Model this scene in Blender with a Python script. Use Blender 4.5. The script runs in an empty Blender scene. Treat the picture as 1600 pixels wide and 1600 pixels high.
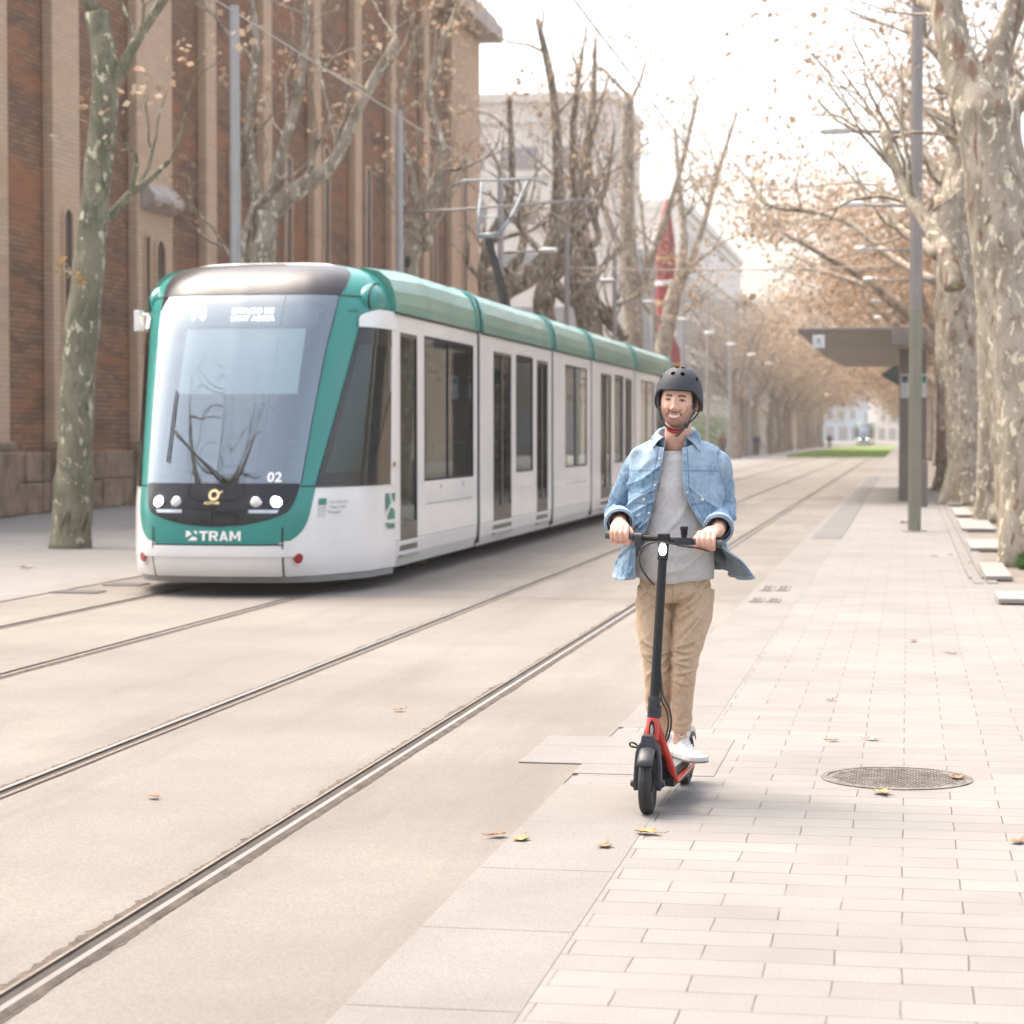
import bpy, bmesh, math, random
from mathutils import Vector, Matrix, noise
R = math.radians
PI = math.pi
S = bpy.context.scene
COL = S.collection

# ------------------------------------------------------------------ camera, world, sun, exposure
CAM_H = 1.58
cam_d = bpy.data.cameras.new("camera")
cam = bpy.data.objects.new("camera", cam_d)
COL.objects.link(cam)
cam.location = (0, 0, CAM_H)
cam.rotation_euler = (PI/2 - 0.0345577, 0, 0.1746678)
cam_d.sensor_width = 36
cam_d.lens = 3500/1600*36
cam_d.clip_start = 0.1
cam_d.clip_end = 3000
cam_d.dof.use_dof = True
cam_d.dof.focus_distance = 9.7
cam_d.dof.aperture_fstop = 4.2
S.camera = cam

SUN_EL, SUN_AZ = R(62), R(-60)          # azimuth measured clockwise from +Y
W = bpy.data.worlds.new("World")
S.world = W
W.use_nodes = True
nt = W.node_tree
nt.nodes.clear()
sky = nt.nodes.new("ShaderNodeTexSky")
sky.sky_type = 'NISHITA'
sky.sun_disc = False
sky.sun_elevation = SUN_EL
sky.sun_rotation = SUN_AZ
sky.air_density = 1.0
sky.dust_density = 6.0
sky.ozone_density = 1.0
hs = nt.nodes.new("ShaderNodeHueSaturation")
hs.inputs['Saturation'].default_value = 0.68
warm = nt.nodes.new("ShaderNodeMix")
warm.data_type = 'RGBA'; warm.blend_type = 'MULTIPLY'
warm.inputs[0].default_value = 1.0
warm.inputs[7].default_value = (1.0, 0.965, 0.905, 1)
bg = nt.nodes.new("ShaderNodeBackground")
bg.inputs[1].default_value = 0.15
wo = nt.nodes.new("ShaderNodeOutputWorld")
nt.links.new(sky.outputs[0], hs.inputs['Color'])
nt.links.new(hs.outputs[0], warm.inputs[6])
nt.links.new(warm.outputs[2], bg.inputs[0])
nt.links.new(bg.outputs[0], wo.inputs[0])

sun_d = bpy.data.lights.new("sun", 'SUN')
sun = bpy.data.objects.new("sun", sun_d)
COL.objects.link(sun)
sun_d.energy = 0.5
sun_d.angle = R(38)
sun_d.color = (1.0, 0.94, 0.85)
sdir = Vector((math.sin(SUN_AZ)*math.cos(SUN_EL), math.cos(SUN_AZ)*math.cos(SUN_EL), math.sin(SUN_EL)))
sun.rotation_euler = sdir.to_track_quat('Z', 'Y').to_euler()

S.view_settings.view_transform = 'Standard'
S.view_settings.look = 'None'
S.view_settings.gamma = 1
S.view_settings.use_curve_mapping = False
S.view_settings.exposure = 1.98
S.render.engine = 'CYCLES'
S.cycles.use_denoising = True
S.cycles.max_bounces = 6
S.cycles.transparent_max_bounces = 12
S.cycles.volume_bounces = 0
S.cycles.caustics_reflective = False
S.cycles.caustics_refractive = False
S.cycles.sample_clamp_indirect = 4.0

# ------------------------------------------------------------------ materials
def new_mat(name):
    m = bpy.data.materials.new(name)
    m.use_nodes = True
    n = m.node_tree
    return m, n, n.nodes['Principled BSDF']

def node(n, t, **kw):
    a = n.nodes.new(t)
    for k, v in kw.items():
        if k in ('operation', 'blend_type', 'data_type', 'offset', 'feature', 'noise_dimensions', 'layer_name', 'attribute_name', 'distance'):
            setattr(a, k, v)
        else:
            a.inputs[k.replace('_', ' ')].default_value = v
    return a

def coords(n, scale=(1, 1, 1), rot=(0, 0, 0), kind='Object', loc=(0, 0, 0)):
    tc = n.nodes.new('ShaderNodeTexCoord')
    mp = n.nodes.new('ShaderNodeMapping')
    mp.inputs['Scale'].default_value = scale
    mp.inputs['Rotation'].default_value = rot
    mp.inputs['Location'].default_value = loc
    n.links.new(tc.outputs[kind], mp.inputs[0])
    return mp.outputs[0]

def world_coords(n, scale=(1, 1, 1), rot=(0, 0, 0)):
    g = n.nodes.new('ShaderNodeNewGeometry')
    mp = n.nodes.new('ShaderNodeMapping')
    mp.inputs['Scale'].default_value = scale
    mp.inputs['Rotation'].default_value = rot
    n.links.new(g.outputs['Position'], mp.inputs[0])
    return mp.outputs[0]

def ramp(n, fac, stops):
    r = n.nodes.new('ShaderNodeValToRGB')
    e = r.color_ramp.elements
    e[0].position, e[0].color = stops[0][0], (*stops[0][1], 1)
    e[1].position, e[1].color = stops[-1][0], (*stops[-1][1], 1)
    for p, c in stops[1:-1]:
        k = e.new(p); k.color = (*c, 1)
    n.links.new(fac, r.inputs[0])
    return r.outputs[0]

def mixc(n, fac, a, b, blend='MIX'):
    m = n.nodes.new('ShaderNodeMix')
    m.data_type = 'RGBA'; m.blend_type = blend
    for s, v in ((0, fac), (6, a), (7, b)):
        if isinstance(v, (int, float)): m.inputs[s].default_value = v
        elif isinstance(v, tuple): m.inputs[s].default_value = (*v, 1)
        else: n.links.new(v, m.inputs[s])
    return m.outputs[2]

def noise_tex(n, vec, scale, detail=4, rough=0.55, dist=0.0):
    t = n.nodes.new('ShaderNodeTexNoise')
    t.inputs['Scale'].default_value = scale
    t.inputs['Detail'].default_value = detail
    t.inputs['Roughness'].default_value = rough
    t.inputs['Distortion'].default_value = dist
    n.links.new(vec, t.inputs['Vector'])
    return t.outputs['Fac']

def bump(n, b, height, strength=0.3, dist=0.01):
    bn = n.nodes.new('ShaderNodeBump')
    bn.inputs['Strength'].default_value = strength
    bn.inputs['Distance'].default_value = dist
    n.links.new(height, bn.inputs['Height'])
    n.links.new(bn.outputs[0], b.inputs['Normal'])

def plain(name, col, rough=0.5, metal=0.0, var=0.12, scale=8, bmp=0.0, coat=0.0, kind='Object', spec=None):
    """A paint, plastic or metal with mild uneven wear."""
    m, n, b = new_mat(name)
    v = coords(n, kind=kind)
    f = noise_tex(n, v, scale, 5)
    dark = tuple(c*(1-var) for c in col); lite = tuple(min(1, c*(1+var)) for c in col)
    n.links.new(ramp(n, f, [(0.3, dark), (0.7, lite)]), b.inputs['Base Color'])
    b.inputs['Roughness'].default_value = rough
    b.inputs['Metallic'].default_value = metal
    b.inputs['Coat Weight'].default_value = coat
    if spec is not None: b.inputs['Specular IOR Level'].default_value = spec
    if bmp:
        bump(n, b, noise_tex(n, v, scale*12, 3), bmp, 0.004)
    return m

def emis(name, col, strength):
    m, n, b = new_mat(name)
    b.inputs['Base Color'].default_value = (*col, 1)
    b.inputs['Emission Color'].default_value = (*col, 1)
    b.inputs['Emission Strength'].default_value = strength
    return m

def glass(name, tint, clear, rough=0.02, boost=1.0, base_refl=0.06):
    """Pane: lets tinted light through and mirrors the surroundings."""
    m = bpy.data.materials.new(name); m.use_nodes = True
    n = m.node_tree; n.nodes.clear()
    tr = n.nodes.new('ShaderNodeBsdfTransparent'); tr.inputs[0].default_value = (*[c*clear for c in tint], 1)
    gl = n.nodes.new('ShaderNodeBsdfGlossy'); gl.inputs['Roughness'].default_value = rough
    gl.inputs[0].default_value = (0.84, 0.93, 1, 1)
    fr = n.nodes.new('ShaderNodeFresnel'); fr.inputs[0].default_value = 1.5
    ma = n.nodes.new('ShaderNodeMath'); ma.operation = 'MULTIPLY_ADD'
    ma.inputs[1].default_value = boost; ma.inputs[2].default_value = base_refl
    ma.use_clamp = True
    mx = n.nodes.new('ShaderNodeMixShader'); out = n.nodes.new('ShaderNodeOutputMaterial')
    v = coords(n)
    bn = n.nodes.new('ShaderNodeBump'); bn.inputs['Strength'].default_value = 0.03; bn.inputs['Distance'].default_value = 0.008
    n.links.new(noise_tex(n, v, 1.6, 1), bn.inputs['Height'])
    n.links.new(bn.outputs[0], gl.inputs['Normal'])
    n.links.new(fr.outputs[0], ma.inputs[0]); n.links.new(ma.outputs[0], mx.inputs[0])
    n.links.new(tr.outputs[0], mx.inputs[1]); n.links.new(gl.outputs[0], mx.inputs[2])
    n.links.new(mx.outputs[0], out.inputs[0])
    return m

def vcol_mat(name, rough=0.5, bscale=0, bstr=0.2, attr='Col', weave=False, sss=0.0):
    m, n, b = new_mat(name)
    a = n.nodes.new('ShaderNodeAttribute'); a.attribute_name = attr
    v = coords(n)
    f = noise_tex(n, v, 60, 4)
    c = mixc(n, 0.22, a.outputs['Color'], ramp(n, f, [(0.3, (0.35,)*3), (0.7, (0.75,)*3)]), 'OVERLAY')
    n.links.new(c, b.inputs['Base Color'])
    b.inputs['Roughness'].default_value = rough
    if sss:
        b.inputs['Subsurface Weight'].default_value = sss
        b.inputs['Subsurface Radius'].default_value = (0.02, 0.008, 0.004)
        b.inputs['Subsurface Scale'].default_value = 0.3
    if bscale:
        bump(n, b, noise_tex(n, v, bscale, 3), bstr, 0.002)
    return m

# ------------------------------------------------------------------ object helpers
def tag(o, label=None, cat=None, group=None, kind=None):
    if label: o['label'] = label
    if cat: o['category'] = cat
    if group: o['group'] = group
    if kind: o['kind'] = kind
    return o

def empty(name, loc=(0, 0, 0), rz=0):
    o = bpy.data.objects.new(name, None)
    o.empty_display_size = 0.1
    COL.objects.link(o)
    o.location = loc
    o.rotation_euler = (0, 0, rz)
    return o

def wmat(o):
    m = o.matrix_basis.copy()
    while o.parent:
        o = o.parent
        m = o.matrix_basis @ m
    return m

class MB:
    def __init__(s):
        s.v = []; s.f = []; s.m = []
    def add(s, vs, fs, mi=0):
        o = len(s.v)
        s.v += [tuple(p) for p in vs]
        for f in fs:
            s.f.append(tuple(i+o for i in f)); s.m.append(mi)
        return s
    def box(s, x0, x1, y0, y1, z0, z1, mi=0):
        vs = [(x, y, z) for z in (z0, z1) for y in (y0, y1) for x in (x0, x1)]
        return s.add(vs, [(0, 2, 3, 1), (4, 5, 7, 6), (0, 1, 5, 4), (2, 6, 7, 3), (0, 4, 6, 2), (1, 3, 7, 5)], mi)
    def obox(s, c, size, rz=0, rx=0, ry=0, mi=0):
        M = Matrix.Translation(c) @ Matrix.Rotation(rz, 4, 'Z') @ Matrix.Rotation(rx, 4, 'X') @ Matrix.Rotation(ry, 4, 'Y')
        a, b, d = (q/2 for q in size)
        vs = [M @ Vector((x, y, z)) for z in (-d, d) for y in (-b, b) for x in (-a, a)]
        return s.add(vs, [(0, 2, 3, 1), (4, 5, 7, 6), (0, 1, 5, 4), (2, 6, 7, 3), (0, 4, 6, 2), (1, 3, 7, 5)], mi)
    def loft(s, rings, mi=0, cap=True, closed=True):
        n = len(rings[0]); vs = [p for r in rings for p in r]; fs = []
        for i in range(len(rings)-1):
            for j in range(n if closed else n-1):
                k = (j+1) % n
                fs.append((i*n+j, i*n+k, (i+1)*n+k, (i+1)*n+j))
        if cap and closed:
            fs.append(tuple(reversed(range(n))))
            fs.append(tuple((len(rings)-1)*n+j for j in range(n)))
        return s.add(vs, fs, mi)
    def tube(s, pts, rad, n=8, mi=0, flat=None, up=None, cap=True):
        """Tapered tube along pts; rad a number or a list; flat = list of depth ratios."""
        pts = [Vector(p) for p in pts]
        if isinstance(rad, (int, float)): rad = [rad]*len(pts)
        rings = []; prev = None
        for i, p in enumerate(pts):
            t = (pts[min(i+1, len(pts)-1)] - pts[max(i-1, 0)])
            t = t.normalized() if t.length > 1e-9 else Vector((0, 0, 1))
            if prev is None:
                u = Vector(up) if up else (Vector((1, 0, 0)) if abs(t.x) < 0.8 else Vector((0, 1, 0)))
            else: u = prev
            u = (u - t*u.dot(t)); u = u.normalized() if u.length > 1e-6 else t.orthogonal().normalized()
            prev = u; w = t.cross(u); r = rad[i]; fl = flat[i] if flat else 1
            rings.append([p + u*(r*math.cos(2*PI*k/n)) + w*(r*fl*math.sin(2*PI*k/n)) for k in range(n)])
        return s.loft(rings, mi, cap)
    def cyl(s, a, b, r, n=16, mi=0, r2=None):
        return s.tube([a, b], [r, r2 if r2 is not None else r], n, mi)
    def ball(s, c, r, n=12, mi=0, M=None):
        rx, ry, rz = (r, r, r) if isinstance(r, (int, float)) else r
        rings = []
        for i in range(1, n):
            a = PI*i/n
            rings.append([(math.sin(a)*math.cos(2*PI*k/(2*n))*rx, math.sin(a)*math.sin(2*PI*k/(2*n))*ry, -math.cos(a)*rz) for k in range(2*n)])
        if M is not None: rings = [[M @ Vector(p) for p in q] for q in rings]
        rings = [[Vector(p)+Vector(c) for p in q] for q in rings]
        return s.loft(rings, mi)
    def prism(s, poly, fn0, fn1, mi=0):
        n = len(poly)
        vs = [fn0(p) for p in poly]+[fn1(p) for p in poly]
        fs = [tuple(reversed(range(n))), tuple(range(n, 2*n))]+[(i, (i+1) % n, n+(i+1) % n, n+i) for i in range(n)]
        return s.add(vs, fs, mi)
    def build(s, name, mats, parent=None, smooth=False, angle=None, bevel=0, world=True, recalc=True):
        me = bpy.data.meshes.new(name)
        vs = s.v
        if parent is not None and world:
            M = wmat(parent).inverted()
            vs = [tuple(M @ Vector(p)) for p in vs]
        me.from_pydata(vs, [], s.f)
        if not isinstance(mats, (list, tuple)): mats = [mats]
        for m in mats: me.materials.append(m)
        if len(mats) > 1: me.polygons.foreach_set('material_index', s.m)
        if recalc:
            bm = bmesh.new(); bm.from_mesh(me); bmesh.ops.recalc_face_normals(bm, faces=bm.faces); bm.to_mesh(me); bm.free()
        o = bpy.data.objects.new(name, me); COL.objects.link(o)
        if parent is not None: o.parent = parent
        if smooth or angle is not None:
            me.polygons.foreach_set('use_smooth', [True]*len(me.polygons))
            if angle is not None: me.set_sharp_from_angle(angle=R(angle))
        if bevel:
            b = o.modifiers.new('bevel', 'BEVEL'); b.width = bevel; b.segments = 2; b.limit_method = 'ANGLE'; b.angle_limit = R(35)
        me.update()
        return o

def copy_tree(o, parent=None, rename=None):
    c = o.copy(); COL.objects.link(c)
    c.parent = parent
    for ch in list(o.children): copy_tree(ch, c)
    return c

def cr(tab, x):
    """Smooth monotone interpolation of a table [(x, y), ...]."""
    if x <= tab[0][0]: return tab[0][1]
    if x >= tab[-1][0]: return tab[-1][1]
    i = max(k for k in range(len(tab)-1) if tab[k][0] <= x)
    h = tab[i+1][0]-tab[i][0]; t = (x-tab[i][0])/h
    def m(k):
        if k == 0: return (tab[1][1]-tab[0][1])/(tab[1][0]-tab[0][0])
        if k == len(tab)-1: return (tab[-1][1]-tab[-2][1])/(tab[-1][0]-tab[-2][0])
        a = (tab[k][1]-tab[k-1][1])/(tab[k][0]-tab[k-1][0]); b = (tab[k+1][1]-tab[k][1])/(tab[k+1][0]-tab[k][0])
        return 0 if a*b <= 0 else 2*a*b/(a+b)
    t2 = t*t; t3 = t2*t
    return (2*t3-3*t2+1)*tab[i][1]+(t3-2*t2+t)*h*m(i)+(-2*t3+3*t2)*tab[i+1][1]+(t3-t2)*h*m(i+1)

def smooth_path(pts, per=5):
    """Catmull-Rom through 3D points (tuples of any length)."""
    out = []; n = len(pts)
    for i in range(n-1):
        p0 = pts[max(i-1, 0)]; p1 = pts[i]; p2 = pts[i+1]; p3 = pts[min(i+2, n-1)]
        for k in range(per):
            t = k/per
            out.append(tuple(0.5*((2*b)+(-a+c)*t+(2*a-5*b+4*c-d)*t*t+(-a+3*b-3*c+d)*t**3) for a, b, c, d in zip(p0, p1, p2, p3)))
    out.append(tuple(pts[-1]))
    return out

def text_geo(txt, size, bold=0.0, align='LEFT', spacing=1.0):
    cu = bpy.data.curves.new('lettering', 'FONT')
    cu.body = txt; cu.size = size; cu.offset = bold; cu.align_x = align; cu.space_character = spacing
    cu.resolution_u = 3
    o = bpy.data.objects.new('lettering', cu); COL.objects.link(o)
    me = o.to_mesh()
    vs = [tuple(v.co) for v in me.vertices]; fs = [tuple(p.vertices) for p in me.polygons]
    o.to_mesh_clear()
    bpy.data.objects.remove(o); bpy.data.curves.remove(cu)
    return vs, fs

def remeshed(mb, voxel, smooth_it=3, factor=0.5):
    """Union of the pieces in mb as one continuous surface: list of verts, faces."""
    me = bpy.data.meshes.new('tmp'); me.from_pydata(mb.v, [], mb.f)
    bm = bmesh.new(); bm.from_mesh(me); bmesh.ops.recalc_face_normals(bm, faces=bm.faces); bm.to_mesh(me); bm.free()
    o = bpy.data.objects.new('tmp', me); COL.objects.link(o)
    md = o.modifiers.new('r', 'REMESH'); md.mode = 'VOXEL'; md.voxel_size = voxel
    ms = o.modifiers.new('s', 'SMOOTH'); ms.iterations = smooth_it; ms.factor = factor
    dg = bpy.context.evaluated_depsgraph_get()
    ev = o.evaluated_get(dg); m2 = bpy.data.meshes.new_from_object(ev)
    vs = [v.co.copy() for v in m2.vertices]; fs = [tuple(p.vertices) for p in m2.polygons]
    nr = [v.normal.copy() for v in m2.vertices]
    bpy.data.objects.remove(o); bpy.data.meshes.remove(me); bpy.data.meshes.remove(m2)
    return vs, fs, nr

def set_col(me, cols):
    a = me.color_attributes.new('Col', 'FLOAT_COLOR', 'POINT')
    a.data.foreach_set('color', [c for q in cols for c in (q[0], q[1], q[2], 1.0)])
# ------------------------------------------------------------------ the setting
def ground_mat(name, cols, rough=0.85, big=0.35, fine=60, bstr=0.5, stain=None):
    m, n, b = new_mat(name)
    v = world_coords(n)
    f1 = noise_tex(n, v, big, 6, 0.6)
    f2 = noise_tex(n, v, fine, 4, 0.7)
    c = ramp(n, f1, [(0.3, cols[0]), (0.7, cols[1])])
    c = mixc(n, 0.34, c, ramp(n, f2, [(0.35, (0.22,)*3), (0.65, (0.78,)*3)]), 'OVERLAY')
    if stain:
        vs = world_coords(n, (1, 0.12, 1))
        f3 = noise_tex(n, vs, 1.3, 5, 0.65)
        c = mixc(n, ramp(n, f3, [(0.50, (0, 0, 0)), (0.75, (0.55,)*3)]), c, stain)
    n.links.new(c, b.inputs['Base Color'])
    b.inputs['Roughness'].default_value = rough
    bump(n, b, f2, bstr, 0.004)
    return m

M_track = ground_mat('track_bed', [(0.140, 0.122, 0.104), (0.212, 0.188, 0.163)], stain=(0.088, 0.072, 0.058), fine=90)
M_walk_far = ground_mat('far_paving', [(0.17, 0.16, 0.15), (0.215, 0.204, 0.193)])
M_kerb = ground_mat('kerb_stone', [(0.168, 0.154, 0.139), (0.208, 0.193, 0.176)], big=1.2, fine=120)
M_slab = ground_mat('slab_stone', [(0.25, 0.23, 0.205), (0.31, 0.285, 0.26)], big=1.2, fine=120)
M_dirt = ground_mat('tree_pit_soil', [(0.15, 0.12, 0.095), (0.21, 0.175, 0.145)], big=2)

def paver_mat():
    m, n, b = new_mat('pale_pavers')
    v = world_coords(n)
    wob = n.nodes.new('ShaderNodeTexNoise'); wob.inputs['Scale'].default_value = 3.0
    n.links.new(v, wob.inputs['Vector'])
    vm = n.nodes.new('ShaderNodeVectorMath'); vm.operation = 'MULTIPLY_ADD'
    vm.inputs[1].default_value = (0.016, 0.016, 0)
    n.links.new(wob.outputs['Color'], vm.inputs[0]); n.links.new(v, vm.inputs[2])
    br = n.nodes.new('ShaderNodeTexBrick')
    br.offset = 0.5
    br.inputs['Scale'].default_value = 1.0
    br.inputs['Brick Width'].default_value = 0.40
    br.inputs['Row Height'].default_value = 0.197
    br.inputs['Mortar Size'].default_value = 0.0035
    br.inputs['Mortar Smooth'].default_value = 0.5
    br.inputs['Bias'].default_value = 0.0
    br.inputs['Color1'].default_value = (0.182, 0.171, 0.158, 1)
    br.inputs['Color2'].default_value = (0.206, 0.194, 0.180, 1)
    br.inputs['Mortar'].default_value = (0.075, 0.052, 0.036, 1)
    n.links.new(vm.outputs[0], br.inputs['Vector'])
    f1 = noise_tex(n, v, 0.8, 6, 0.65)
    f2 = noise_tex(n, v, 110, 3, 0.7)
    c = mixc(n, 0.42, br.outputs['Color'], ramp(n, f1, [(0.3, (0.36,)*3), (0.7, (0.66,)*3)]), 'OVERLAY')
    c = mixc(n, 0.24, c, ramp(n, f2, [(0.35, (0.25,)*3), (0.65, (0.75,)*3)]), 'OVERLAY')
    # joints fade in and out where they are filled with dust
    f3 = noise_tex(n, v, 2.3, 3, 0.6)
    dust = mixc(n, ramp(n, f3, [(0.36, (0, 0, 0)), (0.52, (1, 1, 1))]), (0.174, 0.160, 0.146), c)
    c = mixc(n, br.outputs['Fac'], c, dust)
    n.links.new(c, b.inputs['Base Color'])
    b.inputs['Roughness'].default_value = 0.8
    inv = n.nodes.new('ShaderNodeMath'); inv.operation = 'SUBTRACT'; inv.inputs[0].default_value = 1
    n.links.new(br.outputs['Fac'], inv.inputs[1])
    bump(n, b, inv.outputs[0], 0.35, 0.004)
    return m
M_paver = paver_mat()

def brick_mat(name, c1, c2, mortar, dark, red):
    m, n, b = new_mat(name)
    v = world_coords(n)
    # wall planes face +X or -Y: use (x+y, z)
    sep = n.nodes.new('ShaderNodeSeparateXYZ'); n.links.new(v, sep.inputs[0])
    ad = n.nodes.new('ShaderNodeMath'); ad.operation = 'ADD'
    n.links.new(sep.outputs[0], ad.inputs[0]); n.links.new(sep.outputs[1], ad.inputs[1])
    cb = n.nodes.new('ShaderNodeCombineXYZ'); n.links.new(ad.outputs[0], cb.inputs[0]); n.links.new(sep.outputs[2], cb.inputs[1])
    br = n.nodes.new('ShaderNodeTexBrick')
    br.inputs['Scale'].default_value = 1
    br.inputs['Brick Width'].default_value = 0.42
    br.inputs['Row Height'].default_value = 0.10
    br.inputs['Mortar Size'].default_value = 0.012
    br.inputs['Mortar Smooth'].default_value = 0.3
    br.inputs['Color1'].default_value = (*c1, 1); br.inputs['Color2'].default_value = (*c2, 1)
    br.inputs['Mortar'].default_value = (*mortar, 1)
    n.links.new(cb.outputs[0], br.inputs['Vector'])
    vs = coords(n, (1, 0.35, 1.6), kind='Object')
    f1 = noise_tex(n, world_coords(n, (1, 0.4, 1.6)), 0.9, 6, 0.7)
    f2 = noise_tex(n, world_coords(n, (1, 0.5, 3)), 0.5, 5, 0.7)
    c = mixc(n, ramp(n, f1, [(0.5, (0, 0, 0)), (0.68, (0.8,)*3)]), br.outputs['Color'], dark)
    c = mixc(n, ramp(n, f2, [(0.50, (0, 0, 0)), (0.66, (0.65,)*3)]), c, red)
    n.links.new(c, b.inputs['Base Color'])
    b.inputs['Roughness'].default_value = 0.9
    bump(n, b, f1, 0.3, 0.02)
    return m
M_brick = brick_mat('weathered_red_brick', (0.175, 0.085, 0.044), (0.27, 0.150, 0.082), (0.08, 0.050, 0.032), (0.070, 0.040, 0.027), (0.34, 0.130, 0.052))
M_brick_light = brick_mat('pale_pink_brick', (0.50, 0.345, 0.235), (0.56, 0.395, 0.275), (0.40, 0.29, 0.20), (0.40, 0.27, 0.18), (0.53, 0.35, 0.225))
M_stone = ground_mat('plinth_stone', [(0.13, 0.085, 0.055), (0.33, 0.235, 0.165)], big=2.2, fine=20)
M_stone_hood = ground_mat('grey_stone_hood', [(0.34, 0.29, 0.26), (0.46, 0.40, 0.37)], big=2, fine=30)
M_dark_glass = plain('dark_window', (0.05, 0.035, 0.03), 0.25)
M_white_wall = ground_mat('white_render', [(0.74, 0.72, 0.70), (0.82, 0.80, 0.78)], big=0.2, fine=5, bstr=0.05)
M_cream_wall = ground_mat('cream_render', [(0.62, 0.56, 0.50), (0.72, 0.66, 0.60)], big=0.2, fine=5, bstr=0.05)
M_grey_wall = ground_mat('grey_cladding', [(0.42, 0.43, 0.44), (0.50, 0.51, 0.52)], big=0.3, fine=5, bstr=0.05)
M_blue_wall = ground_mat('pale_blue_cladding', [(0.42, 0.50, 0.56), (0.52, 0.59, 0.64)], big=0.3, fine=5, bstr=0.05)
M_far_glass = plain('window_glass_grey', (0.28, 0.26, 0.26), 0.2)
M_tan_wall = ground_mat('tan_render', [(0.26, 0.21, 0.16), (0.34, 0.28, 0.22)], big=0.2, fine=5, bstr=0.05)
M_redpaint = plain('deep_red_paint', (0.25, 0.012, 0.018), 0.5, var=0.25, scale=1.2)

def sheet(name, x0, x1, y0, y1, z, mat, nx=1, ny=1):
    mb = MB()
    vs = [(x0+(x1-x0)*i/nx, y0+(y1-y0)*j/ny, z) for j in range(ny+1) for i in range(nx+1)]
    fs = [(j*(nx+1)+i, j*(nx+1)+i+1, (j+1)*(nx+1)+i+1, (j+1)*(nx+1)+i) for j in range(ny) for i in range(nx)]
    mb.add(vs, fs)
    return tag(mb.build(name, mat), kind='structure')

sheet('ground', -900, 900, -60, 1800, -0.008, M_walk_far)
sheet('track_bed', -8.42, -1.53, -30, 900, -0.004, M_track)
sheet('pavement', -1.5, 14, -30, 24.2, 0.0, M_paver)
sheet('pavement', -1.5, 0.66, 24.2, 500, 0.0, M_paver)
# smooth border slabs along the track, with the slab that juts out near the rider
mb = MB()
random.seed(4)
y = -10.0
while y < 150:
    L = 0.993 if y < 40 else 4.993
    if not (10.3 < y+0.5 < 11.6):
        mb.box(-1.53, -1.03, y, y+L, -0.02, 0.0022+random.uniform(-.0006, .0006))
    y += L+0.006
for (x0, x1, y0, y1) in ((-1.84, -0.87, 11.195, 11.56), (-1.84, -1.2, 10.6, 11.189), (-1.194, -0.87, 10.3, 11.189), (-1.53, -1.2, 10.29, 10.594)):
    mb.box(x0, x1, y0, y1, -0.02, 0.0042)
tag(mb.build('kerb_slabs', M_kerb, bevel=0.004), 'pale smooth border slabs edging the pavers beside the tram track', 'kerb', kind='structure')
# dark tactile strip far along the platform
M_tact = ground_mat('grey_tactile_paving', [(0.125, 0.12, 0.115), (0.16, 0.155, 0.148)], big=1.0, fine=40)
tag(sheet('tactile_strip', -1.42, -0.98, 34.3, 86, 0.0085, M_tact), 'grey tactile strip along the platform edge past the rider', 'paving strip', kind='structure')
# kerb bands on the right of the walkway
mb = MB()
y = 24.2
while y < 140:
    for x0, x1, z in ((0.665, 0.80, 0.010), (0.805, 0.955, 0.014)):
        mb.box(x0+max(0, (25.5-y))*0.03, x1, y, y+0.98, -0.02, z)
    y += 0.992
tag(mb.build('kerb', M_kerb, bevel=0.005), 'pale stone kerb bands beside the tree pits', 'kerb', kind='structure')
tag(sheet('tree_pit_soil', 0.96, 9, 24.2, 140, -0.002, M_dirt), 'brown earth around the plane trees', 'soil', kind='structure')
# the left pavement
mb = MB(); random.seed(7)
for k in range(60):
    y0 = 4+k*1.2
    mb.box(-8.75, -8.43, y0, y0+1.19, -0.02, 0.004+random.uniform(0, .002))
tag(mb.build('kerb', M_kerb), 'pale kerb line on the far side of the tram track', 'kerb', kind='structure')
# grass over the far track
M_grass = ground_mat('grass', [(0.13, 0.22, 0.035), (0.22, 0.32, 0.07)], big=0.6, fine=25)
mb = MB(); random.seed(2)
vs = []; fs = []
for (y0, y1) in ((158, 212), (226, 300)):
    mb.box(-8.3, -1.55, y0, y1, -0.01, 0.05)
for k in range(9000):
    y = 158+54*random.random()**1.6; x = random.uniform(-8.3, -1.55); h = random.uniform(.06, .14); a = random.random()*PI
    d = (math.cos(a)*0.05, math.sin(a)*0.05)
    i = len(vs); vs += [(x-d[0], y-d[1], .04), (x+d[0], y+d[1], .04), (x+random.uniform(-.05, .05), y, .05+h)]; fs.append((i, i+1, i+2))
mb.add(vs, fs)
tag(mb.build('grass', M_grass, recalc=False), 'bright green grass laid over the distant tram track', 'grass', kind='stuff')

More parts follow.
